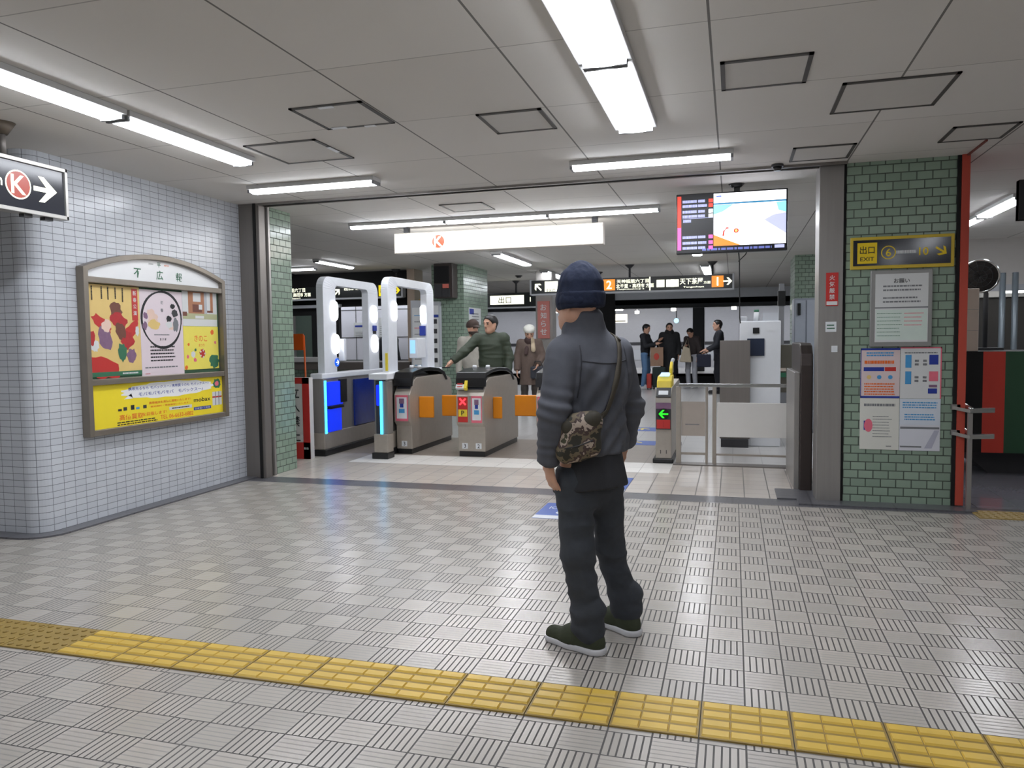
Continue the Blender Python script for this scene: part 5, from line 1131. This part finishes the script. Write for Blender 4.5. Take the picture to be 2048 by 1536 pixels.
def body_prims(J, f, r, s, hf, hands):
    P = [cone(J['pel'], J['wai'], .100*s, .100*s, .03, (f, .72)), cone(J['wai'], J['che'], .100*s, .125*s, .03, (f, .70)), cone(J['shL']*.75+J['shR']*.25, J['shR']*.75+J['shL']*.25, .065*s, None, .04),
         cone(J['nck']-.04*UP*s, J['hed']-.04*UP*s-.01*hf, .056*s, .052*s, .025)]
    for a in 'LR':
        P += [cone(J['hip'+a], J['kne'+a], .066*s, .046*s), cone(J['kne'+a], J['ank'+a], .045*s, .034*s), cone(J['ank'+a], J['toe'+a], .036*s, .03*s, .02),
              cone(J['sh'+a], J['el'+a], .048*s, .038*s), cone(J['el'+a], J['wr'+a], .037*s, .027*s)]
        d = hands.get(a); dd = nrm(J['wr'+a]-J['el'+a]); sx = -1 if a == 'L' else 1
        if d is None: d = dict(d=dd, n=r*sx, t=f)
        P += hand(J['wr'+a], np.asarray(d['d'], float), np.asarray(d['n'], float), np.asarray(d['t'], float), s, d.get('curl', .5))
    return P
def sleeves(J, s, r0, r1, r2):
    P = []
    for a in 'LR':
        dd = nrm(J['wr'+a]-J['el'+a])
        P += [cone(J['sh'+a], J['el'+a], r0*s, r1*s, .035), cone(J['el'+a], J['wr'+a], r1*s, r2*s, .03, None, [(J['wr'+a]-dd*.005, dd)])]
    return P
def torso(J, f, s, hem, rc, rw, rh):
    b = J['pel'].copy(); b[2] = hem
    return [cone(b, J['wai'], rh*s, rw*s, .05, (f, .72), [(b, -UP)]), cone(J['wai'], J['che'], rw*s, rc*s, .05, (f, .72)), cone(J['shL'], J['shR'], .072*s, None, .05), cone(J['che'], J['nck']-.03*UP, .12*s, .075*s, .05, (f, .8))]
def legs(J, f, s, r0, r1, r2, top):
    P = []
    for a in 'LR': P += [cone(J['hip'+a], J['kne'+a], r0*s, r1*s, .03), cone(J['kne'+a], J['ank'+a]+.0*UP, r1*s, r2*s, .03, None, [(J['ank'+a]-.02*UP*s, -UP)])]
    b = J['pel'].copy(); b[2] = top
    return P+[cone(J['hipL']*.6+J['hipR']*.4+.03*UP, J['hipR']*.6+J['hipL']*.4+.03*UP, r0*1.15*s, None, .04), cone(J['pel'], b, r0*1.45*s, r0*1.35*s, .04, (f, .78), [(b, UP)])]
def shoes(J, s, root, upper, sole, h=.008):
    for a in 'LR':
        A, T = J['ank'+a].copy(), J['toe'+a].copy(); d = nrm((T-A)*V(1,1,0)); z0 = root['_w'][2]
        heel = V(A[0], A[1], z0+.04)-d*.035*s; toe = V(T[0], T[1], z0+.035)+d*.02; mid = heel*.45+toe*.55; lat = V(d[1], -d[0], 0)
        P = [cone(heel, mid, .042*s, .044*s, .03, None), cone(mid, toe, .044*s, .036*s, .03), cone(heel+.04*UP*s+d*.02, heel+.055*UP*s+d*.03, .045*s, .045*s, .03), cone(heel+.05*UP*s+d*.04, mid+.025*UP*s, .042*s, .036*s, .03)]
        o = soft('shoe', P, h, [upper], None, root, heel*V(1,1,0)+UP*z0, [(V(0,0,z0+.022), -UP), (heel+.10*UP, UP)])
        Q = [cone(heel*V(1,1,0)+UP*(z0+.015), mid*V(1,1,0)+UP*(z0+.015), .048*s, .046*s, .02), cone(mid*V(1,1,0)+UP*(z0+.015), toe*V(1,1,0)+UP*(z0+.018), .046*s, .040*s, .02)]
        soft('sole', Q, h, [sole], None, o, None, [(V(0,0,z0+.001), -UP), (V(0,0,z0+.03), UP)])
def hair(J, hf, s, m_, root, h=.008, grow=.010, name='hair', length=0.0):
    c = J['hed']; P, q = head_prims(c, hf, s)
    Q = [cone(q(0,-.02,.034), q(0,.008,.036), (.083+grow)*s, (.082+grow)*s, .02, (nrm(q(1,0,0)-q(0,0,0)), .95)), cone(q(0,-.03,.0), q(0,-.035,-.045-length), (.072+grow)*s, (.05+grow)*s, .03)]
    Q += [cone(q(0,.10,-.02), q(0,.15,-.10), .095*s, .10*s, .015, None, None, True)]
    for sx in (-1, 1): Q.append(cone(q(sx*.10,.015,-.015), q(sx*.10,.03,-.08), .032*s, .05*s, .01, None, None, True))
    return soft(name, Q, h, [m_], None, root)
def person(label, base, fwd, h, group=None, over=None, hfwd=None, hands=None, cell=.009, vis=None):
    J, f, r, s = rig(h, base, fwd, over); hf = nrm(hfwd if hfwd is not None else f)
    HP_, q = head_prims(J['hed'], hf, s)
    o = soft('person', body_prims(J, f, r, s, hf, hands or {})+HP_, cell, [SKIN, EYE, LIPS], face_pick(q, s), None, V(*base))
    tag(o, label, 'person', group); o['_w'] = tuple(float(x) for x in base)
    return o, J, f, r, s, hf, q
cl = lambda n, c, rough=.8: mat(n, c, rough, 0, .12, 25)
# ---------------------------------------------------------------- the man in the beanie
B0 = V(-.60, 3.25, 0); mf = nrm(V(-.72,.70,0)); mr = V(mf[1], -mf[0], 0); mhf = nrm(V(-.90,.42,.05))
J = dict(pel=V(-.597,3.245,.80), wai=V(-.59,3.25,.95), che=V(-.592,3.255,1.18), nck=V(-.615,3.243,1.35), hed=V(-.642,3.222,1.478),
         hipL=V(-.655,3.18,.78), hipR=V(-.545,3.30,.78), kneL=V(-.632,3.13,.41), kneR=V(-.530,3.35,.39), ankL=V(-.585,3.115,.085), ankR=V(-.460,3.365,.085),
         shL=V(-.693,3.155,1.262), shR=V(-.503,3.342,1.262), elL=V(-.718,3.075,1.03), elR=V(-.452,3.415,1.02), wrL=V(-.755,3.098,.818), wrR=V(-.485,3.53,.855),
         toeL=V(-.735,3.178,.03), toeR=V(-.58,3.458,.03))
ms = .97; HP_, mq = head_prims(J['hed'], mhf, ms)
hands = dict(L=dict(d=V(.16,.14,-1), n=V(-.75,-.65,0), t=V(-.65,.75,0), curl=.35), R=dict(d=V(-.25,.2,-.9), n=V(.72,.68,0), t=V(-.6,.7,.2), curl=.4))
man = soft('person', body_prims(J, mf, mr, ms, mhf, hands)+HP_, .006, [SKIN, EYE, LIPS], face_pick(mq, ms), None, B0)
tag(man, 'man seen from behind in navy beanie and grey jacket, standing on the ribbed floor', 'person'); man['_w'] = tuple(B0)
JK = mat('jacket_grey', (82,84,92), .85, 0, .12, 40, .15); TR = mat('trousers_grey', (56,60,67), .85, 0, .15, 40, .15)
P = [cone(V(-.588,3.25,.83), J['wai'], .156, .146, .05, (mf, .74), [(V(0,0,.835), -UP)]), cone(J['wai'], V(-.588,3.258,1.16), .146, .160, .05, (mf, .74)), cone(V(-.588,3.258,1.16), V(-.600,3.25,1.25), .160, .120, .06, (mf, .74)),
     cone(J['shL'], J['shR'], .066, .066, .05), cone(V(-.600,3.25,1.22), V(-.613,3.24,1.36), .125, .066, .05, (mf, .85)),
     cone(V(-.612,3.243,1.31), V(-.611,3.238,1.455), .078, .066, .02, None, [(V(-.612,3.238,1.452), nrm(V(.25,-.2,1)))])]
for a, r0, r1, r2 in (('L',.070,.064,.047), ('R',.068,.060,.047)):
    dd = nrm(J['wr'+a]-J['el'+a]); P += [cone(J['sh'+a], J['el'+a], r0, r1, .014), cone(J['el'+a], J['wr'+a], r1, r2, .014, None, [(J['wr'+a]+dd*.01, dd)]), cone(J['wr'+a]-dd*.05, J['wr'+a], .052, .048, .006, None, [(J['wr'+a]+dd*.012, dd)])]
P += [cone(V(-.630,3.245,1.30), V(-.641,3.238,1.42), .080, .070, .02, None, [(V(-.64,3.24,1.420), nrm(V(-.8,.2,1)))])]
P += [cone(V(-.588,3.25,.845), V(-.588,3.25,.875), .166, .166, .008, (mf, .74), [(V(0,0,.838), -UP)])]
def creases(v, N):
    side = (v-V(-.59,3.25,0))@mr; back = np.clip(-(N@mf)*1.5, 0, 1); z = v[:, 2]
    tor = back*np.clip((.13-np.abs(side))/.03, 0, 1)
    d = tor*.0050*np.sin(2*math.pi*(z*.8-side*1.0)/.085+1.2*np.sin(z*14))*np.clip((1.24-z)/.08, 0, 1)
    d += tor*.0045*np.sin(2*math.pi*(side*1.1+z*.35)/.07)*np.clip((1.16-z)/.1, 0, 1)*np.clip(side*12+.2, 0, 1)
    for a in 'LR':
        e = J['el'+a]; q_ = np.linalg.norm((v-e)*V(1,1,.0), axis=1); wgt = np.clip((.11-q_)/.03, 0, 1)
        d += wgt*.0045*np.sin(2*math.pi*(z+.25*(v[:, 0]-e[0]))/.052)*np.exp(-((z-e[2]-.01)/.075)**2)
        w_ = J['wr'+a]; q_ = np.linalg.norm((v-w_)*V(1,1,0), axis=1); d += np.clip((.09-q_)/.03, 0, 1)*.003*np.sin(2*math.pi*z/.04)*np.exp(-((z-w_[2]-.06)/.05)**2)
    d -= back*.010*np.exp(-((side+.118)/.014)**2)*np.clip((1.24-z)/.06, 0, 1)
    d -= back*.006*np.exp(-((side-.130)/.014)**2)*np.clip((1.22-z)/.06, 0, 1)
    return d
jk = soft('jacket', P, .006, [JK], None, man, None, (), (.011, (7,7,4.2), creases))
P = [cone(V(-.594,3.248,.68), V(-.59,3.25,.845), .174, .136, .05, (mf, .82), [(V(-.59,3.25,.675), nrm(V(.12,-.08,-1)))])]
soft('shirt_hem', P, .007, [mat('shirt_black', (44,45,50), .8, 0, .15, 30)], None, man, None, (), (.004, (12,12,3)))
P = []
for a, r0, r1, r2 in (('L',.083,.064,.057), ('R',.080,.060,.055)):
    A = J['ank'+a]; P += [cone(J['hip'+a]-.06*UP, J['kne'+a], r0, r1, .03), cone(J['kne'+a], A+V(.005,0,.0), r1, r2, .03, None, [(A-.035*UP, -UP)])]
    for z, rr_ in ((.02,.060),(.075,.061)): P.append(cone(A+(z)*UP-V(.01,0,0), A+(z+.015)*UP+V(.01,0,0), rr_, None, .012, None, [(A-.035*UP, -UP)]))
P += [cone(J['hipL']*.6+J['hipR']*.4, J['hipR']*.6+J['hipL']*.4, .10, None, .05, (mf, .85)), cone(V(-.598,3.245,.70), V(-.595,3.25,.84), .115, .12, .04, (mf, .75))]
soft('trousers', P, .0065, [TR], None, man, None, (), (.008, (7,7,13)))
SHO = mat('shoe_olive', (54,60,42), .8, 0, .15, 60, .2); SOLE = mat('sole_white', (206,206,210), .5)
shoes(J, 1.0, man, SHO, SOLE, .006)
q = mq
P = [cone(q(0,-.018,.015), q(0,-.014,.085), .099, .088, .03), cone(q(0,-.004,.02), q(0,-.002,.08), .094, .082, .03), cone(q(0,-.012,.10), q(0,-.010,.150), .070, .022, .05)]
BEAN = mat('beanie_navy', (20,30,54), .9, 0, .2, 90, .3)
n_ = nrm(q(0,.10,1)-q(0,0,0)); bn = soft('beanie', P, .006, [BEAN], None, man, None, [(q(0,0,-.006), -n_)], (.003, (30,30,12)))
P = [cone(q(0,-.020,.01), q(0,-.020,.04), 0.0995, .1000, .01, None, [(q(0,0,-.018), -n_), (q(0,0,.045), n_)]), cone(q(0,-.004,.01), q(0,-.004,.04), .094, .0945, .02, None, [(q(0,0,-.018), -n_), (q(0,0,.045), n_)])]
soft('folded_brim', P, .006, [BEAN], None, bn, None, (), (.002, (40,40,12)))
# the camouflage shoulder bag and its strap
def camo():
    t = NT('camo_cloth'); tc = t.new('ShaderNodeTexCoord').outputs['Object']
    r_ = t.new('ShaderNodeValToRGB'); r_.color_ramp.interpolation = 'CONSTANT'; t.l.new(t.noise(16.0, 3.0, tc), r_.inputs[0]); e = r_.color_ramp.elements
    e[0].position = 0; e[0].color = lin((46,44,36)); e[1].position = .43; e[1].color = lin((108,96,76))
    for p_, c_ in ((.50,(70,54,52)), (.55,(172,156,142)), (.62,(66,66,48))): k = e.new(p_); k.color = lin(c_)
    t.set('Base Color', r_.outputs[0]); t.set('Roughness', .6); return t.m
CAMO = camo()
bag = thing('shoulder_bag', 'camouflage shoulder bag hanging at the hip of the man in beanie', 'bag', (-.612, 3.045, .83))
bx = nrm(V(.95,.12,.30)); bz = nrm(V(.10,0,1.0)); by = nrm(np.cross(bz, bx))
M = Matrix(((bx[0],by[0],bz[0],-.607),(bx[1],by[1],bz[1],3.066),(bx[2],by[2],bz[2],.928),(0,0,0,1)))
def bagpt(x, y, z): return np.array(M @ Vector((x*.88, y, z*.92)))
P = [cone(bagpt(-.055,0,-.065), bagpt(.055,0,-.065), .042, None, .02, (by,.75)), cone(bagpt(-.055,0,.05), bagpt(.055,0,.05), .036, None, .02, (by,.7)), cone(bagpt(-.06,0,-.06), bagpt(-.055,0,.05), .038, None, .02, (by,.7)), cone(bagpt(.06,0,-.06), bagpt(.055,0,.05), .038, None, .02, (by,.7)), cone(bagpt(0,0,-.04), bagpt(0,0,.04), .055, None, .03, (by,.7))]
soft('pouch', P, .005, [CAMO], None, bag, None, (), (.003, (14,14,14)))
P = [cone(bagpt(-.062,-.006,.062), bagpt(.062,-.006,.062), .032, None, .01, (by,.9)), cone(bagpt(-.06,-.014,.04), bagpt(.06,-.014,.04), .022, None, .02, (by,.8))]
soft('flap', P, .005, [mat('flap_olive', (58,54,44), .7, 0, .2, 30)], None, bag, None, (), (.002, (14,14,14)))
m = MB(); m.tube([bagpt(-.07,-.034,-.035), bagpt(0,-.044,-.04), bagpt(.07,-.034,-.035)], .003, DGREY, 6); m.build('zip', bag)
bv = BVHTree.FromPolygons([tuple(Vector(v.co)+jk.matrix_world.translation*0+Vector(man['_w'])) for v in jk.data.vertices], [tuple(p.vertices) for p in jk.data.polygons])
pts, nrs = [], []
camo_o = cam.matrix_world.translation
def put(o, d, off=.004):
    h_, n1, _, _ = bv.ray_cast(Vector(o), Vector(d).normalized())
    if h_ is not None: pts.append(h_+n1*off); nrs.append(n1)
SEAM_J = mat('jacket_seam', (60,61,67), .9, 0, .1)
for path in ([(-.112-.01*i/9, 1.30-.22*i/9) for i in range(10)], [(.118+.006*i/9, 1.30-.20*i/9) for i in range(10)], [(-.112+.23*i/11, 1.235-.012*math.sin(math.pi*i/11)) for i in range(12)]):
    for side, z in path: put(V(-.59,3.25,z)+mr*side-mf*.6, mf, .0005)
    if len(pts) > 3: m = MB(); m.tube(pts, .003, SEAM_J, 6); m.build('seam', man)
    pts.clear(); nrs.clear()
pts.append(Vector(bagpt(.075,-.0,.045))); nrs.append(Vector((.3,-.95,0)))
for i in range(17):              # up the back, from hip to far shoulder
    tt = i/16; z = 1.02+.325*tt; side = -.02+.125*tt
    ax = V(-.59,3.25,z)+mr*side; put(ax-mf*.6, mf)
for i in range(7):               # over the shoulder
    a = R(-50+100*i/6); c0 = V(-.595,3.25,1.27)+mr*.105
    put(c0+(-mf*-math.sin(a)+UP*math.cos(a))*.5, -(-mf*-math.sin(a)+UP*math.cos(a)))
for i in range(13):              # down across the chest
    tt = i/12; z = 1.30-.34*tt; side = .10-.20*tt
    put(V(-.59,3.25,z)+mr*side+mf*.6, -mf)
pts.append(Vector(bagpt(-.09,.03,.03))); nrs.append(Vector((-.9,.1,0)))
def ribbon(pts, nrs, wd, th, mm):
    m = MB(); n = len(pts); vs = []
    for i in range(n):
        d = (pts[min(i+1,n-1)]-pts[max(i-1,0)]).normalized(); nn = (nrs[i]-d*nrs[i].dot(d)).normalized(); sd = d.cross(nn)
        vs += [pts[i]+sd*wd/2, pts[i]-sd*wd/2, pts[i]-sd*wd/2+nn*th, pts[i]+sd*wd/2+nn*th]
    fs = [(4*i+a, 4*i+(a+1) % 4, 4*i+4+(a+1) % 4, 4*i+4+a) for i in range(n-1) for a in range(4)]+[(3,2,1,0), tuple(4*(n-1)+a for a in range(4))]
    return m.add(vs, fs, mm, True)
ribbon(pts, nrs, .026, .004, mat('strap_olive', (70,64,54), .8, 0, .1)).build('strap', bag)
# ---------------------------------------------------------------- people beyond the gates
def outfit(o, J, f, s, top, bottom, shoe, tname='jacket', hem=.80, rc=.165, rw=.15, rh=.155, sl=(.064,.056,.046), lg=(.088,.07,.062), cell=.009, fold=(.005,(9,9,6)), bname='trousers'):
    a = soft(tname, torso(J, f, s, o['_w'][2]+hem*s, rc, rw, rh)+sleeves(J, s, *sl), cell, [top], None, o, None, (), fold)
    if bottom: soft(bname, legs(J, f, s, *lg, o['_w'][2]+1.0*s), cell, [bottom], None, o, None, (), (.004,(8,8,12)))
    shoes(J, s, o, shoe, DGREY if shoe is not WHITE else WHITE, .009)
    return a
BLKC = cl('cloth_black', (34,35,40)); BLKS = mat('shoe_black', (26,26,28), .5)
# man in dark green quilted jacket reaching over the gate
o, J, f, r, s, hf, q = person('man in dark green quilted jacket reaching one arm over a ticket gate', (-3.17,9.85,0), (.10,-1), 1.66, None,
    dict(shR=(.185,.01,1.385), elR=(.36,.14,1.20), wrR=(.50,.24,1.075), elL=(-.25,-.02,1.12), wrL=(-.24,.08,.88)), nrm(V(-.45,-.89,-.05)), None, .008)
outfit(o, J, f, s, mat('quilt_green', (50,60,46), .6, 0, .15, 30, .2), BLKC, BLKS, 'jacket', .78, .18, .165, .165, (.074,.064,.05), fold=(.006,(3,3,16)), cell=.008)
soft('collar', [cone(J['nck']-.02*UP, J['nck']+.035*UP, .075, .070, .02, None, [(J['nck']+.05*UP, UP)])], .008, [mat('quilt_green', (50,60,46))], None, o)
hair(J, hf, s, HAIRB, o, .007, .012)
wr = J['wrR']; dd = nrm(J['wrR']-J['elR']); m = MB(); m.X = Matrix.Translation(Vector(wr+dd*.10+V(-.01,-.0,-.02))); m.box(-.035,.035,-.06,.06,-.008,.008, BLACK); tag(m.build('dark_wallet', bevel=.004), 'dark flat wallet in the hand reaching over the gate', 'wallet')
# bearded man in brown cap behind him
o, J, f, r, s, hf, q = person('man in brown cap and pale coat, half hidden behind the green jacket', (-3.83,11.0,0), (.3,-1), 1.62, None, None, nrm(V(.75,-.65,0)), None, .009)
outfit(o, J, f, s, cl('coat_pale', (176,172,162)), cl('cloth_grey', (96,96,98)), BLKS, 'coat', .55, .165, .155, .17)
CAPB = cl('cap_brown', (70,56,50)); c = J['hed']
cp = soft('cap', [cone(q(0,-.015,.045), q(0,.005,.055), .098, .094, .02), cone(q(0,.09,.03), q(0,.13,.02), .055, .05, .01, (UP,.25))], .008, [CAPB], None, o, None, [(q(0,0,.012), -nrm(q(0,0,1)-q(0,0,0)))])
soft('beard', [cone(q(0,.05,-.09), q(0,.06,-.07), .052, .05, .02), cone(q(-.05,.02,-.05), q(.05,.02,-.05), .04, None, .02)], .008, [cl('beard_dark', (60,48,42))], None, o, None, [(q(0,0,-.045), nrm(q(0,0,1)-q(0,0,0)))])
# woman in white beret
o, J, f, r, s, hf, q = person('woman in white beret and brown coat with scarf walking towards the gates', (-3.55,13.3,0), (.25,-1), 1.56, None,
    dict(hed=(0,.07,1.575), elL=(-.26,.0,1.12), wrL=(-.16,.20,.95), elR=(.25,-.02,1.1), wrR=(.25,.06,.84)), nrm(V(.25,-.9,-.35)), None, .009)
outfit(o, J, f, s, cl('coat_brown', (104,88,80)), cl('trousers_dark_brown', (66,60,56)), BLKS, 'coat', .56, .18, .17, .20, (.075,.068,.056))
soft('beret', [cone(q(0,-.03,.075), q(0,.01,.09), .11, .10, .03, (nrm(q(0,.2,1)-q(0,0,0)), .75)), cone(q(0,-.02,.15), q(0,-.02,.165), .012, .008, .01)], .008, [cl('beret_white', (226,224,216))], None, o)
hair(J, hf, s, cl('hair_brown', (52,40,36)), o, .009, .008, 'hair', .08)
soft('scarf', [cone(J['nck']-.01*UP-.03*f, J['nck']+.0*UP+.05*f, .085, .09, .02), cone(J['nck']+.08*f-.06*UP+r*.03, J['che']+.14*f+r*.06-.08*UP, .04, .035, .02, (f,.5)), cone(J['nck']+.08*f-.05*UP-r*.05, J['che']+.14*f-r*.07-.02*UP, .045, .04, .02, (f,.5))], .009, [cl('scarf_dark', (70,52,50)), cl('scarf_cream', (190,172,146))], lambda c_: ((c_-J['nck'])@r < -.03).astype(int), o, None, (), (.004,(14,14,8)))
m = MB(); p = J['wrL']+f*.03; m.box(p[0]-.13,p[0]+.13,p[1]-.05,p[1]+.04,p[2]-.24,p[2]-.02, cl('bag_slate', (56,58,66))); b = m.build('handbag', bevel=.03, seg=3); tag(b, 'slate handbag held in front of the brown coat', 'bag')
m = MB(); m.tube([(p[0]-.09,p[1],p[2]-.03),(p[0]-.05,p[1],p[2]+.07),(p[0]+.05,p[1],p[2]+.07),(p[0]+.09,p[1],p[2]-.03)], .009, DGREY); b['_w'] = tuple(b.location); m.build('handle', b)
# four people on the platform
o, J, f, r, s, hf, q = person('man in black jacket and blue jeans holding something up on the platform', (-2.24,20.3,0), (1,-.25), 1.70, 'people waiting on the platform', dict(elL=(-.22,.12,1.12), wrL=(-.12,.34,1.27), elR=(.23,.08,1.12), wrR=(.10,.32,1.18)), nrm(V(.9,-.3,-.25)), None, .012)
outfit(o, J, f, s, BLKC, cl('jeans_blue', (92,126,164)), WHITE, 'jacket', .86, cell=.012); hair(J, hf, s, HAIRB, o, .012)
o, J, f, r, s, hf, q = person('person in long black hooded coat with paper bag on the platform', (-1.63,20.5,0), (.15,-1), 1.72, 'people waiting on the platform', None, None, None, .012)
outfit(o, J, f, s, cl('coat_black', (26,27,30)), BLKC, BLKS, 'coat', .38, .22, .21, .23, (.09,.08,.065), cell=.012); hair(J, hf, s, HAIRB, o, .012, .012, 'hair', .03)
soft('hood', [cone(J['nck']-.0*f, J['nck']+.02*f+.02*UP, .115, .12, .03), cone(J['nck']-.09*f, J['nck']-.10*f+.05*UP, .09, .08, .04)], .012, [cl('hood_black', (22,22,24))], None, o, None, (), (.008,(30,30,30)))
t = thing('paper_bag', 'brown paper bag with a red mark beside the long black coat', 'bag', (-1.93,20.25,.60))
m = MB(); m.box(-2.09,-1.76,20.12,20.28,.60,1.09, cl('kraft_paper', (156,126,104))); m.build('body', t)
m = MB(); m.disc((-1.93,20.117,.85),(.07,0,0),(0,0,.09), mat('mark_red', (186,66,52), .6)); m.build('printed_mark', t)
m = MB(); m.tube([(-2.0,20.2,1.08),(-1.97,20.2,1.17),(-1.89,20.2,1.17),(-1.86,20.2,1.08)], .008, cl('kraft_paper', (156,126,104)), 6); m.build('handle', t)
t = thing('suitcase', 'dark green suitcase standing below the paper bag on the platform', 'suitcase', (-1.85,20.0,0))
m = MB(); m.box(-2.02,-1.68,19.9,20.1,.05,.58, cl('case_green', (34,48,46))); m.build('shell', t, bevel=.03)
for a, b in ((-1.98,19.94),(-1.98,20.06),(-1.72,19.94),(-1.72,20.06)):
    m = MB(); m.cyl((a-.015,b,.028),(a+.015,b,.028),.028, BLACK); m.build('wheel', t)
t = thing('suitcase', 'low red suitcase between jeans and dark green suitcase', 'suitcase', (-2.08,19.85,0))
m = MB(); m.box(-2.15,-2.03,19.75,19.93,.04,.42, mat('case_red', (170,52,44), .5)); m.build('shell', t, bevel=.02)
for a in (-2.13,-2.05):
    m = MB(); m.cyl((a-.01,19.84,.025),(a+.01,19.84,.025),.025, BLACK); m.build('wheel', t)
o, J, f, r, s, hf, q = person('woman in brown jacket and pale trousers looking down on the platform', (-1.06,20.7,0), (-.5,-1), 1.60, 'people waiting on the platform', dict(hed=(0,.09,1.56), elR=(.2,.08,1.12), wrR=(.05,.24,1.18)), nrm(V(-.4,-.75,-.55)), None, .012)
outfit(o, J, f, s, cl('jacket_dark_brown', (54,46,46)), cl('trousers_pale', (176,178,186)), WHITE, 'jacket', .74, cell=.012); hair(J, hf, s, HAIRB, o, .012, .012, 'hair', .10)
t = thing('tote_bag', 'cream tote bag at the side of the woman with pale trousers', 'bag', (-1.20,20.45,.68))
m = MB(); m.prism([(-1.36,20.38,.70),(-1.05,20.38,.68),(-1.09,20.38,1.05),(-1.26,20.38,1.12)], (0,.10,0), cl('tote_cream', (190,178,156))); m.build('body', t, bevel=.02)
m = MB(); m.tube([(-1.24,20.47,1.1),(-1.16,20.52,1.32),(-1.10,20.47,1.04)], .012, cl('tote_cream', (190,178,156)), 6); m.build('handle', t)
o, J, f, r, s, hf, q = person('man in dark suit facing sideways behind the steel partition', (-.33,18.6,0), (-1,-.1), 1.74, 'people waiting on the platform', dict(elR=(.22,.04,1.12), wrR=(.20,.26,1.02), elL=(-.22,.06,1.12), wrL=(-.16,.24,1.0)), nrm(V(-.95,-.25,0)), None, .012)
outfit(o, J, f, s, cl('suit_navy', (30,32,40)), cl('suit_navy', (30,32,40)), BLKS, 'jacket', .76, cell=.012); hair(J, hf, s, HAIRB, o, .012, .010)
t = thing('briefcase', 'dark navy bag held by the man in dark suit', 'bag', (-.62,18.4,.62))
m = MB(); m.box(-.82,-.50,18.30,18.40,.64,.94, cl('bag_navy', (32,36,54))); m.build('body', t, bevel=.02)
m = MB(); m.tube([(-.74,18.35,.93),(-.70,18.35,1.0),(-.62,18.35,1.0),(-.58,18.35,.93)], .01, BLACK, 6); m.build('handle', t)
# clerk behind the counter
o, J, f, r, s, hf, q = person('clerk in dark clothes behind the station office counter', (-6.76,14.2,0), (.35,1), 1.66, None, None, None, None, .011)
outfit(o, J, f, s, cl('uniform_dark', (34,36,42)), BLKC, BLKS, 'jacket', .8, cell=.011); hair(J, hf, s, HAIRB, o, .011, .012)
for ob in bpy.data.objects:
    if '_w' in ob: del ob['_w']
